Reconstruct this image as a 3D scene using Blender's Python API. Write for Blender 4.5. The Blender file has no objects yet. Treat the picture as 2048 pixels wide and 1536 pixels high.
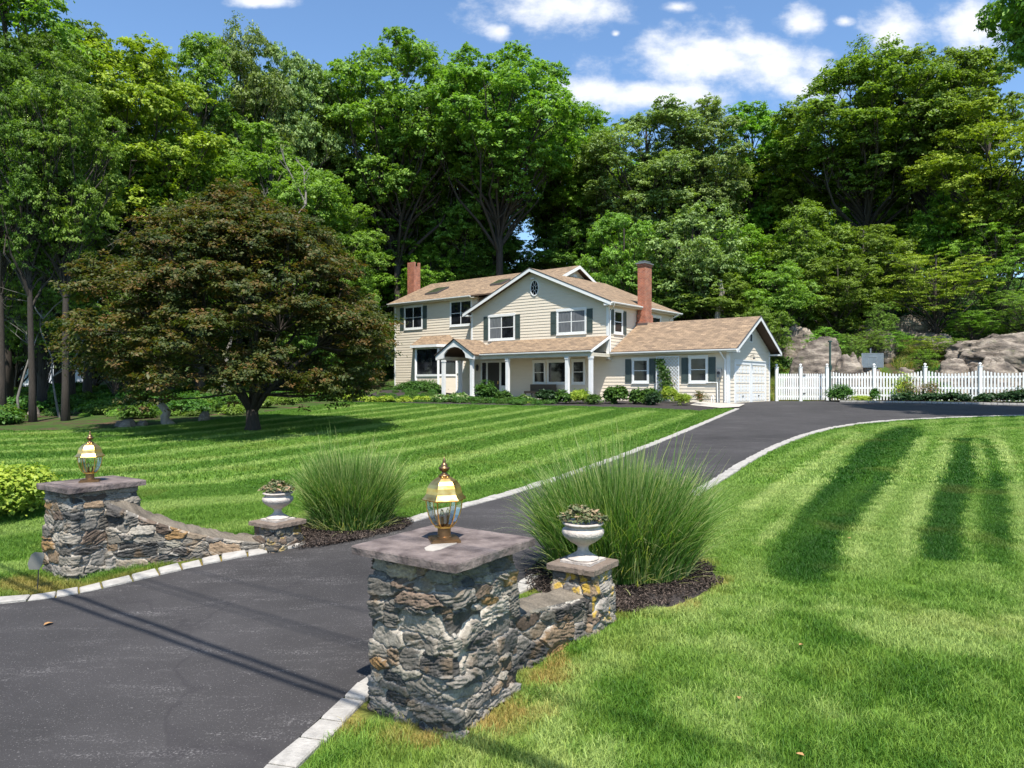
import bpy, math, random
import numpy as np
from mathutils import Vector, Matrix
from mathutils.geometry import delaunay_2d_cdt
R = math.radians
sc = bpy.context.scene
col = sc.collection
rng = np.random.default_rng(7)

# ------------------------------------------------------------ camera
HC = 2.4; FP = 1420.0
cd = bpy.data.cameras.new("camera"); cam = bpy.data.objects.new("camera", cd); col.objects.link(cam)
cam.location = (0, 0, HC); cam.rotation_euler = (R(90), 0, 0)
cd.sensor_width = 36; cd.lens = FP / 2048 * 36; cd.clip_start = 0.1; cd.clip_end = 3000
sc.camera = cam
# ------------------------------------------------------------ sun, exposure
SUN = Vector((0.16, -0.99, 0)).normalized() * math.cos(R(61)) + Vector((0, 0, math.sin(R(61))))
sl = bpy.data.lights.new("sun", 'SUN'); sl.energy = 4.7; sl.angle = R(0.53); sl.color = (1.0, 0.955, 0.88)
so = bpy.data.objects.new("sun", sl); col.objects.link(so)
so.rotation_euler = (-SUN).to_track_quat('-Z', 'Y').to_euler(); so.location = (0, -20, 40)
sc.view_settings.view_transform = 'Standard'; sc.view_settings.look = 'None'
sc.view_settings.exposure = 0.8; sc.view_settings.gamma = 1
sc.cycles.max_bounces = 6; sc.cycles.diffuse_bounces = 3; sc.cycles.glossy_bounces = 3
sc.cycles.transmission_bounces = 4; sc.cycles.transparent_max_bounces = 8
sc.cycles.use_denoising = True

# ------------------------------------------------------------ world: sky with cumulus
def N(nt, t, **kw):
    n = nt.nodes.new(t)
    for k, v in kw.items():
        if k.startswith('i_'):
            key = k[2:]; key = int(key) if key.isdigit() else key.replace('_', ' ')
            n.inputs[key].default_value = v
        else: setattr(n, k, v)
    return n
def mth(nt, op, a, b=None, c=None, clamp=False):
    n = nt.nodes.new('ShaderNodeMath'); n.operation = op; n.use_clamp = clamp
    for i, x in enumerate((a, b, c)):
        if x is None: continue
        if isinstance(x, (int, float)): n.inputs[i].default_value = x
        else: nt.links.new(x, n.inputs[i])
    return n.outputs[0]
w = bpy.data.worlds.new("World"); sc.world = w; w.use_nodes = True
nt = w.node_tree; nt.nodes.clear(); L = nt.links.new
sky = N(nt, 'ShaderNodeTexSky', sky_type='NISHITA', sun_disc=False, sun_elevation=R(61), sun_rotation=R(171), altitude=150, air_density=1.0, dust_density=0.25, ozone_density=1.6)
tc = N(nt, 'ShaderNodeTexCoord'); sep = N(nt, 'ShaderNodeSeparateXYZ'); L(tc.outputs['Generated'], sep.inputs[0])
yy = mth(nt, 'MAXIMUM', sep.outputs[1], 0.05)
ca = mth(nt, 'DIVIDE', sep.outputs[0], yy); cb = mth(nt, 'DIVIDE', sep.outputs[2], yy)
cmb = N(nt, 'ShaderNodeCombineXYZ'); L(ca, cmb.inputs[0]); L(cb, cmb.inputs[1])
nz = N(nt, 'ShaderNodeTexNoise', i_Scale=9.0, i_Detail=10.0, i_Roughness=0.6); 
mp = N(nt, 'ShaderNodeMapping'); mp.inputs['Scale'].default_value = (1, 1.5, 1); L(cmb.outputs[0], mp.inputs[0]); L(mp.outputs[0], nz.inputs['Vector'])
nz2 = N(nt, 'ShaderNodeTexNoise', i_Scale=22.0, i_Detail=9.0, i_Roughness=0.6); L(mp.outputs[0], nz2.inputs['Vector'])
clouds = [(1130, 12, 150, 48), (1000, 62, 22, 16), (1400, 118, 190, 62), (1560, 145, 110, 66), (1290, 188, 215, 34), (1500, 95, 110, 30), (1600, 48, 50, 32),
          (1785, 62, 74, 58), (1962, 52, 66, 52), (1352, 14, 34, 12), (520, 2, 60, 12), (1232, 68, 12, 8), (1690, 42, 24, 12), (250, -250, 300, 60), (2500, 60, 200, 80), (-600, 100, 260, 60), (1500, -500, 400, 120)]
acc = None
for (px, py, rx, ry) in clouds:
    a0, b0 = (px - 1024) / FP, (768 - py) / FP
    dx = mth(nt, 'DIVIDE', mth(nt, 'SUBTRACT', ca, a0), rx / FP); dy = mth(nt, 'DIVIDE', mth(nt, 'SUBTRACT', cb, b0), ry / FP)
    d = mth(nt, 'SUBTRACT', 1.0, mth(nt, 'SQRT', mth(nt, 'ADD', mth(nt, 'MULTIPLY', dx, dx), mth(nt, 'MULTIPLY', dy, dy))))
    acc = d if acc is None else mth(nt, 'MAXIMUM', acc, d)
acc = mth(nt, 'MAXIMUM', acc, -0.9)
nsum = mth(nt, 'ADD', mth(nt, 'MULTIPLY', mth(nt, 'SUBTRACT', nz.outputs[0], 0.5), 3.2), mth(nt, 'MULTIPLY', mth(nt, 'SUBTRACT', nz2.outputs[0], 0.5), 1.3))
dens = mth(nt, 'ADD', acc, nsum)
mr = N(nt, 'ShaderNodeMapRange', interpolation_type='SMOOTHSTEP'); mr.inputs[1].default_value = -0.35; mr.inputs[2].default_value = 0.95; L(dens, mr.inputs[0])
mx = N(nt, 'ShaderNodeMix', data_type='RGBA'); L(mth(nt, 'MULTIPLY', mr.outputs[0], 0.93), mx.inputs[0]); 
tintn = N(nt, 'ShaderNodeMix', data_type='RGBA', blend_type='MULTIPLY'); tintn.inputs[0].default_value = 1.0; tintn.inputs[7].default_value = (0.86, 1.0, 1.10, 1); L(sky.outputs[0], tintn.inputs[6])
L(tintn.outputs[2], mx.inputs[6]); mx.inputs[7].default_value = (5.6, 5.7, 5.9, 1)
bg = N(nt, 'ShaderNodeBackground', i_Strength=0.116); L(mx.outputs[2], bg.inputs[0])
wo = N(nt, 'ShaderNodeOutputWorld'); L(bg.outputs[0], wo.inputs[0])

# ------------------------------------------------------------ helpers
def tag(o, label=None, cat=None, group=None, kind=None):
    if label: o['label'] = label
    if cat: o['category'] = cat
    if group: o['group'] = group
    if kind: o['kind'] = kind
    return o
def empty(name, loc=(0, 0, 0), rz=0):
    o = bpy.data.objects.new(name, None); col.objects.link(o); o.location = loc; o.rotation_euler = (0, 0, rz)
    o.empty_display_size = 0.2
    return o
def origin_of(o):
    v = Vector((0, 0, 0))
    while o is not None: v += o.location; o = o.parent
    return v
def np_mesh(name, V, Fc, uv=None, fattr=None, vattr=None, smooth=False):
    """V (n,3); Fc (m,k) array of faces of one size"""
    me = bpy.data.meshes.new(name); V = np.asarray(V, np.float32); Fc = np.asarray(Fc, np.int32)
    m, k = Fc.shape
    me.vertices.add(len(V)); me.vertices.foreach_set('co', V.ravel())
    me.loops.add(m * k); me.loops.foreach_set('vertex_index', Fc.ravel())
    me.polygons.add(m); me.polygons.foreach_set('loop_start', np.arange(m, dtype=np.int32) * k); me.polygons.foreach_set('loop_total', np.full(m, k, np.int32))
    if smooth: me.polygons.foreach_set('use_smooth', np.ones(m, bool))
    me.update(calc_edges=True)
    for nm, a in (fattr or {}).items():
        at = me.attributes.new(nm, 'FLOAT', 'FACE'); at.data.foreach_set('value', np.asarray(a, np.float32))
    for nm, a in (vattr or {}).items():
        a = np.asarray(a, np.float32)
        if a.ndim == 1: at = me.attributes.new(nm, 'FLOAT', 'POINT'); at.data.foreach_set('value', a)
        else: at = me.attributes.new(nm, 'FLOAT_COLOR', 'POINT'); at.data.foreach_set('color', np.c_[a, np.ones(len(a))].astype(np.float32).ravel())
    return me
def link(name, me, mat=None, parent=None):
    o = bpy.data.objects.new(name, me); col.objects.link(o)
    if mat is not None and len(me.materials) == 0: me.materials.append(mat)
    if parent is not None: o.parent = parent
    return o
class MB:
    def __init__(s): s.v = []; s.f = []; s.uv = []
    def face(s, pts, uv=None):
        i = len(s.v); s.v += [tuple(p) for p in pts]; s.f.append(list(range(i, i + len(pts)))); s.uv.append(uv or [(0, 0)] * len(pts))
    def quadc(s, p, q, uv=True):
        # planar face with metric uv: first edge = u axis
        P = [Vector(a) for a in p]; e = (P[1] - P[0]).normalized(); n = e.cross(P[-1] - P[0]).normalized(); f = n.cross(e)
        s.face(p, [((a - P[0]).dot(e), (a - P[0]).dot(f)) for a in P])
    def box(s, a, b):
        x0, y0, z0 = [min(p, q) for p, q in zip(a, b)]; x1, y1, z1 = [max(p, q) for p, q in zip(a, b)]
        c = [(x0, y0, z0), (x1, y0, z0), (x1, y1, z0), (x0, y1, z0), (x0, y0, z1), (x1, y0, z1), (x1, y1, z1), (x0, y1, z1)]
        s.hexa(c)
    def hexa(s, c):
        for f in ((3, 2, 1, 0), (4, 5, 6, 7), (0, 1, 5, 4), (1, 2, 6, 5), (2, 3, 7, 6), (3, 0, 4, 7)):
            s.face([c[i] for i in f])
    def prism(s, low, high):
        n = len(low); s.face(list(reversed(low))); s.face(high)
        for i in range(n): j = (i + 1) % n; s.face([low[i], low[j], high[j], high[i]])
    def tube(s, pts, rad, k=7, cap=True):
        P = [Vector(p) for p in pts]; rings = []
        i0 = len(s.v)
        up = Vector((0, 0, 1))
        for i, p in enumerate(P):
            d = (P[min(i + 1, len(P) - 1)] - P[max(i - 1, 0)]).normalized()
            a = d.cross(up if abs(d.z) < 0.95 else Vector((1, 0, 0))).normalized(); b = d.cross(a)
            r = rad[i] if hasattr(rad, '__len__') else rad
            for j in range(k):
                t = 2 * math.pi * j / k; q = p + a * (math.cos(t) * r) + b * (math.sin(t) * r); s.v.append(tuple(q))
        for i in range(len(P) - 1):
            for j in range(k):
                s.f.append([i0 + i * k + j, i0 + i * k + (j + 1) % k, i0 + (i + 1) * k + (j + 1) % k, i0 + (i + 1) * k + j]); s.uv.append([(0, 0)] * 4)
        if cap:
            s.f.append([i0 + j for j in range(k)][::-1]); s.uv.append([(0, 0)] * k)
            e = i0 + (len(P) - 1) * k; s.f.append([e + j for j in range(k)]); s.uv.append([(0, 0)] * k)
    def lathe(s, c, prof, k=24, rot=0.0):
        i0 = len(s.v); c = Vector(c)
        for (r, z) in prof:
            for j in range(k):
                t = rot + 2 * math.pi * j / k; s.v.append((c.x + r * math.cos(t), c.y + r * math.sin(t), c.z + z))
        for i in range(len(prof) - 1):
            for j in range(k):
                s.f.append([i0 + i * k + j, i0 + i * k + (j + 1) % k, i0 + (i + 1) * k + (j + 1) % k, i0 + (i + 1) * k + j]); s.uv.append([(0, 0)] * 4)
        s.f.append([i0 + j for j in range(k)][::-1]); s.uv.append([(0, 0)] * k)
        e = i0 + (len(prof) - 1) * k; s.f.append([e + j for j in range(k)]); s.uv.append([(0, 0)] * k)
    def build(s, name, mat, parent=None, world=False, smooth=False, bevel=0):
        me = bpy.data.meshes.new(name)
        off = origin_of(parent) if (world and parent is not None) else Vector((0, 0, 0))
        me.from_pydata([tuple(Vector(v) - off) for v in s.v], [], s.f)
        ul = me.uv_layers.new(name='UVMap'); k = 0
        for f, u in zip(s.f, s.uv):
            for q in u: ul.data[k].uv = q; k += 1
        if smooth:
            for p in me.polygons: p.use_smooth = True
        me.update()
        o = link(name, me, mat, parent)
        if bevel:
            b = o.modifiers.new('bevel', 'BEVEL'); b.width = bevel; b.segments = 1; b.limit_method = 'ANGLE'
        return o
def copy_tree(o, parent=None):
    c = o.copy(); col.objects.link(c)
    if parent is not None: c.parent = parent
    for ch in list(o.children): copy_tree(ch, c)
    return c

# ---- numpy noise
def _h(ix, iy, iz, s):
    n = (ix * 374761393 + iy * 668265263 + iz * 1274126177 + s * 974634777) & 0xffffffff
    n = ((n ^ (n >> 13)) * 1103515245) & 0xffffffff
    n = (n ^ (n >> 16)) & 0xffffffff
    return (n & 0xffffff) / float(0xffffff)
def vnoise(x, y, z=0.0, s=0):
    x = np.asarray(x, float); y = np.asarray(y, float); z = np.asarray(z, float) + 0 * x
    xi, yi, zi = np.floor(x).astype(np.int64), np.floor(y).astype(np.int64), np.floor(z).astype(np.int64)
    fx, fy, fz = x - xi, y - yi, z - zi
    fx, fy, fz = fx * fx * (3 - 2 * fx), fy * fy * (3 - 2 * fy), fz * fz * (3 - 2 * fz)
    r = 0
    for a in (0, 1):
        for b in (0, 1):
            for c in (0, 1):
                r = r + _h(xi + a, yi + b, zi + c, s) * (fx if a else 1 - fx) * (fy if b else 1 - fy) * (fz if c else 1 - fz)
    return r
def fbm(x, y, z=0.0, s=0, o=4, g=0.5):
    r = 0; a = 1; t = 0
    for i in range(o):
        r = r + a * vnoise(x * 2 ** i, y * 2 ** i, z * 2 ** i, s + i * 17); t += a; a *= g
    return r / t
def sst(a, b, x):
    t = np.clip((x - a) / (b - a), 0, 1); return t * t * (3 - 2 * t)

# ------------------------------------------------------------ materials
def newmat(name):
    m = bpy.data.materials.new(name); m.use_nodes = True; nt = m.node_tree; nt.nodes.clear()
    out = nt.nodes.new('ShaderNodeOutputMaterial'); p = nt.nodes.new('ShaderNodeBsdfPrincipled'); nt.links.new(p.outputs[0], out.inputs[0])
    return m, nt, p, out
def c4(c): return (c[0], c[1], c[2], 1)
def simple(name, c1, c2=None, scale=4, rough=0.6, bump=0.0, bscale=40, metallic=0.0, detail=6, stretch=(1, 1, 1), spec=None, contrast=0.25, coat=0):
    m, nt, p, out = newmat(name); L = nt.links.new
    p.inputs['Roughness'].default_value = rough; p.inputs['Metallic'].default_value = metallic
    if spec is not None: p.inputs['Specular IOR Level'].default_value = spec
    tcn = N(nt, 'ShaderNodeTexCoord'); mpn = N(nt, 'ShaderNodeMapping'); mpn.inputs['Scale'].default_value = stretch
    L(tcn.outputs['Object'], mpn.inputs[0])
    c2 = c2 or tuple(x * 0.82 for x in c1)
    n1 = N(nt, 'ShaderNodeTexNoise', i_Scale=scale, i_Detail=detail, i_Roughness=0.6); L(mpn.outputs[0], n1.inputs['Vector'])
    cr = N(nt, 'ShaderNodeValToRGB'); cr.color_ramp.elements[0].position = 0.5 - contrast; cr.color_ramp.elements[1].position = 0.5 + contrast
    cr.color_ramp.elements[0].color = c4(c2); cr.color_ramp.elements[1].color = c4(c1)
    L(n1.outputs[0], cr.inputs[0]); L(cr.outputs[0], p.inputs['Base Color'])
    if bump:
        n2 = N(nt, 'ShaderNodeTexNoise', i_Scale=bscale, i_Detail=5.0); L(mpn.outputs[0], n2.inputs['Vector'])
        b = N(nt, 'ShaderNodeBump', i_Strength=bump, i_Distance=0.02); L(n2.outputs[0], b.inputs['Height']); L(b.outputs[0], p.inputs['Normal'])
    return m
def leafmat(name, c1, c2, trans=0.3, rough=0.5, objvar=0.0, c3=None):
    """leaf colour from the per-leaf 'tint' attribute"""
    m, nt, p, out = newmat(name); L = nt.links.new
    at = N(nt, 'ShaderNodeAttribute', attribute_name='tint')
    cr = N(nt, 'ShaderNodeValToRGB'); cr.color_ramp.elements[0].color = c4(c1); cr.color_ramp.elements[1].color = c4(c2)
    cr.color_ramp.elements[0].position = 0.1; cr.color_ramp.elements[1].position = 0.9
    if c3:
        e = cr.color_ramp.elements.new(0.5); e.color = c4(c3)
    L(at.outputs['Fac'], cr.inputs[0])
    colo = cr.outputs[0]
    if objvar:
        oi = N(nt, 'ShaderNodeObjectInfo'); hs = N(nt, 'ShaderNodeHueSaturation')
        L(mth(nt, 'ADD', mth(nt, 'MULTIPLY', oi.outputs['Random'], objvar * 0.09), 0.5 - objvar * 0.05), hs.inputs['Hue'])
        L(mth(nt, 'ADD', mth(nt, 'MULTIPLY', oi.outputs['Random'], objvar), 1 - objvar * 0.5), hs.inputs['Value']); L(colo, hs.inputs['Color']); colo = hs.outputs[0]
    L(colo, p.inputs['Base Color']); p.inputs['Roughness'].default_value = rough; p.inputs['Specular IOR Level'].default_value = 0.2
    tr = N(nt, 'ShaderNodeBsdfTranslucent'); 
    br = N(nt, 'ShaderNodeMix', data_type='RGBA', blend_type='MULTIPLY'); br.inputs[0].default_value = 1; br.inputs[7].default_value = (1.7, 1.9, 0.5, 1); L(colo, br.inputs[6]); L(br.outputs[2], tr.inputs[0])
    ms = N(nt, 'ShaderNodeMixShader', i_0=trans); L(p.outputs[0], ms.inputs[1]); L(tr.outputs[0], ms.inputs[2]); L(ms.outputs[0], out.inputs[0])
    return m

M = {}
M['white'] = simple('white_paint', (0.80, 0.80, 0.78), (0.70, 0.70, 0.67), 3, 0.45, 0.05, 30)
M['siding'] = simple('cream_siding', (0.72, 0.635, 0.51), (0.66, 0.575, 0.455), 1.2, 0.55, 0.08, 60, stretch=(1, 1, 6))
M['sofit'] = simple('cream_soffit', (0.66, 0.60, 0.47), None, 2, 0.6)
M['shutter'] = simple('green_shutter', (0.062, 0.085, 0.08), (0.045, 0.066, 0.062), 3, 0.45)
M['dark'] = simple('dark_metal', (0.03, 0.03, 0.032), None, 3, 0.5)
M['door'] = simple('dark_door', (0.02, 0.022, 0.025), (0.03, 0.02, 0.02), 3, 0.35)
M['grey_metal'] = simple('grey_metal', (0.35, 0.36, 0.37), (0.22, 0.23, 0.24), 6, 0.4, metallic=0.5)
M['copper'] = simple('lead_flashing', (0.12, 0.09, 0.08), None, 3, 0.6)
M['greenpost'] = simple('green_paint', (0.02, 0.06, 0.05), None, 3, 0.5)
M['bark'] = simple('bark', (0.075, 0.058, 0.045), (0.02, 0.017, 0.014), 7, 0.9, 0.8, 18, stretch=(3, 3, 0.5))
M['palebark'] = simple('pale_bark', (0.42, 0.38, 0.32), (0.2, 0.17, 0.14), 6, 0.85, 0.5, 18, stretch=(2, 2, 0.5))
M['mulch'] = simple('mulch', (0.05, 0.038, 0.032), (0.018, 0.014, 0.013), 38, 0.95, 1.0, 60, contrast=0.18, detail=10)
M['urn'] = simple('urn_stone', (0.58, 0.52, 0.46), (0.33, 0.28, 0.24), 11, 0.85, 0.5, 50)
M['capstone'] = simple('brownstone', (0.215, 0.17, 0.152), (0.075, 0.055, 0.05), 5, 0.8, 0.7, 30, contrast=0.14, detail=10)
M['capgrey'] = simple('weathered_slab', (0.23, 0.18, 0.14), (0.12, 0.085, 0.065), 10, 0.8, 0.5, 40, contrast=0.3, detail=10)
M['cable'] = simple('cable_rubber', (0.01, 0.01, 0.01), None, 3, 0.6)
M['path'] = simple('flagstone', (0.50, 0.46, 0.40), (0.36, 0.32, 0.27), 6, 0.8, 0.3, 30)
M['reflector'] = simple('reflector_back', (0.17, 0.17, 0.15), (0.12, 0.12, 0.11), 6, 0.5)
M['cushion'] = simple('outdoor_wicker', (0.10, 0.075, 0.055), None, 20, 0.8)
M['grasp'] = simple('trellis', (0.82, 0.82, 0.80), None, 3, 0.5)
# brass
m, nt_, p, out = newmat('brass'); p.inputs['Base Color'].default_value = (0.95, 0.55, 0.13, 1); p.inputs['Metallic'].default_value = 1; p.inputs['Roughness'].default_value = 0.24
nn = N(nt_, 'ShaderNodeTexNoise', i_Scale=14.0, i_Detail=6.0); tcc = N(nt_, 'ShaderNodeTexCoord'); nt_.links.new(tcc.outputs['Object'], nn.inputs['Vector'])
nt_.links.new(mth(nt_, 'ADD', mth(nt_, 'MULTIPLY', nn.outputs[0], 0.2), 0.22), p.inputs['Roughness'])
crb = N(nt_, 'ShaderNodeValToRGB'); crb.color_ramp.elements[0].color = (0.80, 0.40, 0.09, 1); crb.color_ramp.elements[1].color = (0.98, 0.64, 0.22, 1); crb.color_ramp.elements[0].position = 0.35; crb.color_ramp.elements[1].position = 0.6
nt_.links.new(nn.outputs[0], crb.inputs[0]); nt_.links.new(crb.outputs[0], p.inputs['Base Color'])
M['brass'] = m
M['bronze'] = simple('aged_brass', (0.34, 0.2, 0.09), (0.16, 0.10, 0.06), 12, 0.4, metallic=0.9)
# glass pane of the lanterns
m, nt_, p, out = newmat('lantern_glass'); L = nt_.links.new
tr = N(nt_, 'ShaderNodeBsdfTransparent'); tr.inputs[0].default_value = (0.90, 0.92, 0.88, 1); gl = N(nt_, 'ShaderNodeBsdfGlossy', i_Roughness=0.03); fr = N(nt_, 'ShaderNodeFresnel', i_IOR=1.6)
ms = N(nt_, 'ShaderNodeMixShader'); L(mth(nt_, 'MULTIPLY', fr.outputs[0], 0.7), ms.inputs[0]); L(tr.outputs[0], ms.inputs[1]); L(gl.outputs[0], ms.inputs[2]); L(ms.outputs[0], out.inputs[0]); M['glass'] = m
# window glass: dark room seen through reflective glass
m, nt_, p, out = newmat('window_glass'); L = nt_.links.new
tcn = N(nt_, 'ShaderNodeTexCoord'); nz_ = N(nt_, 'ShaderNodeTexNoise', i_Scale=1.6, i_Detail=3.0); L(tcn.outputs['Object'], nz_.inputs['Vector'])
cr = N(nt_, 'ShaderNodeValToRGB'); cr.color_ramp.elements[0].color = (0.008, 0.009, 0.011, 1); cr.color_ramp.elements[1].color = (0.03, 0.033, 0.04, 1); cr.color_ramp.elements[0].position = 0.4; cr.color_ramp.elements[1].position = 0.72
L(nz_.outputs[0], cr.inputs[0]); L(cr.outputs[0], p.inputs['Base Color']); p.inputs['Roughness'].default_value = 0.04; p.inputs['Specular IOR Level'].default_value = 0.5
bn = N(nt_, 'ShaderNodeTexNoise', i_Scale=2.5); L(tcn.outputs['Object'], bn.inputs['Vector']); bb = N(nt_, 'ShaderNodeBump', i_Strength=0.04); L(bn.outputs[0], bb.inputs['Height']); L(bb.outputs[0], p.inputs['Normal']); M['pane'] = m
# curtain-bright glass
M['curtain'] = simple('curtained_glass', (0.20, 0.21, 0.22), (0.10, 0.105, 0.115), 3.5, 0.08, spec=0.8, stretch=(5, 5, 0.6))
M['lightpanel'] = simple('skylight_glass', (0.09, 0.11, 0.06), (0.03, 0.035, 0.02), 3, 0.25, spec=0.6)

def brickmat(name, c1, c2, mortar, bw, bh, ms_, bump=0.4, rough=0.85, coords='UV', noise_mix=0.5, squash=None, stain=None):
    m, nt, p, out = newmat(name); L = nt.links.new
    t = N(nt, 'ShaderNodeTexCoord'); b = N(nt, 'ShaderNodeTexBrick'); L(t.outputs[coords], b.inputs['Vector'])
    b.inputs['Scale'].default_value = 1; b.inputs['Brick Width'].default_value = bw; b.inputs['Row Height'].default_value = bh; b.inputs['Mortar Size'].default_value = ms_
    b.inputs['Color1'].default_value = c4(c1); b.inputs['Color2'].default_value = c4(c2); b.inputs['Mortar'].default_value = c4(mortar); b.inputs['Bias'].default_value = 0.0
    n = N(nt, 'ShaderNodeTexNoise', i_Scale=2.3, i_Detail=8.0); L(t.outputs[coords], n.inputs['Vector'])
    mr = N(nt, 'ShaderNodeMapRange'); mr.inputs[1].default_value = 0.3; mr.inputs[2].default_value = 0.7; mr.inputs[3].default_value = 1 - noise_mix * 0.5; mr.inputs[4].default_value = 1 + noise_mix * 0.35; L(n.outputs[0], mr.inputs[0])
    mm = N(nt, 'ShaderNodeMix', data_type='RGBA', blend_type='MULTIPLY'); mm.inputs[0].default_value = 1; L(b.outputs[0], mm.inputs[6])
    cc = N(nt, 'ShaderNodeCombineColor'); [L(mr.outputs[0], cc.inputs[i]) for i in range(3)]; L(cc.outputs[0], mm.inputs[7])
    L(mm.outputs[2], p.inputs['Base Color']); p.inputs['Roughness'].default_value = rough
    n3 = N(nt, 'ShaderNodeTexNoise', i_Scale=60.0, i_Detail=3.0); L(t.outputs[coords], n3.inputs['Vector'])
    bp = N(nt, 'ShaderNodeBump', i_Strength=bump, i_Distance=0.012); L(mth(nt, 'ADD', mth(nt, 'MULTIPLY', b.outputs['Fac'], -1.0), mth(nt, 'MULTIPLY', n3.outputs[0], 0.5)), bp.inputs['Height']); L(bp.outputs[0], p.inputs['Normal'])
    return m
M['shingle'] = brickmat('tan_shingles', (0.325, 0.225, 0.138), (0.185, 0.128, 0.082), (0.10, 0.062, 0.04), 0.34, 0.15, 0.008, 0.8)
M['brick'] = brickmat('red_brick', (0.42, 0.125, 0.06), (0.27, 0.075, 0.042), (0.38, 0.27, 0.20), 0.22, 0.08, 0.009, 0.5)

# ------------------------------------------------------------ terrain
def T(x, y):
    x = np.asarray(x, float); y = np.asarray(y, float)
    t = .5 * x + .87 * y
    z = .25 * sst(4, 7.5, t) + .05 * np.clip(t - 4, -12, 0)
    z = z + 1.12 * np.clip((y - 8) / 30, 0, 1)
    z = z + .65 * sst(43, 51, y) * sst(1, -9, x) * sst(-45, -25, x)
    s = (y - 48.5) + .3 * (x - 12)
    h = 14 * (1 - np.exp(-np.maximum(s, 0) * .04)) * sst(-35, 5, x)
    z = z + h * (1 + .25 * (fbm(x * .12, y * .12, 0, 5) - .5)) 
    z = z + 9 * sst(88, 150, y)
    return z
def Tz(x, y): return float(T(x, y))
_ys = np.concatenate([np.linspace(2, 60, 3000), np.linspace(60, 160, 1500)])
def G(px, py):
    a = (px - 1024) / FP; b = (py - 768) / FP
    f = HC - b * _ys - T(a * _ys, _ys); i = int(np.argmax(f < 0)); Y = _ys[i]; return (a * Y, Y)
def P3(px, Y, dz=0):
    x = (px - 1024) / FP * Y; return Vector((x, Y, Tz(x, Y) + dz))
def zat(py, Y): return HC - (py - 768) / FP * Y
def inside(poly, x, y):
    x = np.asarray(x); y = np.asarray(y); r = np.zeros(x.shape, bool); n = len(poly)
    for i in range(n):
        x0, y0 = poly[i]; x1, y1 = poly[(i + 1) % n]
        if y0 == y1: continue
        c = ((y0 > y) != (y1 > y)) & (x < (x1 - x0) * (y - y0) / (y1 - y0) + x0); r ^= c
    return r
def pdist(line, x, y, closed=False):
    d = np.full(np.shape(x), 1e9); n = len(line)
    for i in range(n if closed else n - 1):
        ax, ay = line[i]; bx, by = line[(i + 1) % n]; vx, vy = bx - ax, by - ay
        t = np.clip(((x - ax) * vx + (y - ay) * vy) / (vx * vx + vy * vy + 1e-12), 0, 1)
        d = np.minimum(d, np.hypot(x - ax - t * vx, y - ay - t * vy))
    return d
def smooth_line(L_, it=2):
    for _ in range(it):
        q = [L_[0]]
        for a, b in zip(L_[:-1], L_[1:]): q += [(a[0] * .75 + b[0] * .25, a[1] * .75 + b[1] * .25), (a[0] * .25 + b[0] * .75, a[1] * .25 + b[1] * .75)]
        q.append(L_[-1]); L_ = q
    return L_
kL = smooth_line([(-12, 5.4), (-8, 6.9)] + [G(*p) for p in [(0, 1212), (130, 1196), (400, 1132), (600, 1098), (750, 1068), (900, 1025), (1050, 985), (1250, 915), (1380, 862), (1480, 818)]])
kL_end = kL[-1]
kR = smooth_line([(-3.0, 1.0), (-2.1, 2.8)] + [G(*p) for p in [(540, 1536), (650, 1430), (750, 1345), (900, 1238), (1060, 1160), (1230, 1070), (1410, 972), (1480, 925), (1560, 885), (1650, 856), (1760, 842), (1900, 835), (2048, 831)]] + [(27, 31.0), (36, 32)])
court_back = [(36, 33.2), G(2048, 811), G(1850, 807), G(1679, 804.5), (18.0, 41.8), (15.9, 42.3)]
gar_front = [(15.0, 42.0), (11.65, 37.9), (11.2, 37.3)]
drive = kL + list(reversed(gar_front)) + list(reversed(court_back)) + list(reversed(kR)) + [(-3.4, -3), (-14, -3)]
mulch_c = (1.33, 7.75)
def ell(cx, cy, rx, ry, a, n=40, wob=0.06, seed=1):
    return [(cx + (rx * math.cos(t) * math.cos(a) - ry * math.sin(t) * math.sin(a)) * (1 + wob * math.sin(3 * t + seed)), cy + (rx * math.cos(t) * math.sin(a) + ry * math.sin(t) * math.cos(a)) * (1 + wob * math.sin(3 * t + seed))) for t in [2 * math.pi * i / n for i in range(n)]]
mul1 = ell(1.22, 7.85, 1.12, .98, R(20)); mul2 = ell(-2.35, 10.0, 1.0, .62, R(35), seed=2)
lawn_far = [G(*p) for p in [(0, 862), (130, 862), (260, 856), (340, 850), (450, 838), (560, 822), (700, 805), (850, 808), (1000, 811), (1150, 813), (1300, 817), (1400, 822), (1450, 817)]]
lawnL = [(-60, 23)] + lawn_far + [(10.6, 33.9)] + list(reversed(kL)) + [(-60, 4)]
lawnR = kR + [(60, 33), (60, -3), (-3.0, -3)]
house_poly_front = [(-11, 55.5), (15.2, 37.2)]
bed = [(-9.3, 50)] + [(p[0], p[1] + .02) for p in lawn_far[6:]] + [(11.0, 35.6), (11.65, 37.6), (11.9, 38.4), (6.2, 42.6), (-3, 50), (-8.5, 53.8)]
fbed = [G(1640, 803.5), G(1760, 804.5), G(1850, 807), G(2048, 811), (36, 33.2), (36, 36.0), (28, 38.8), (19.5, 43.2), (17.6, 42.9)]

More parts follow.
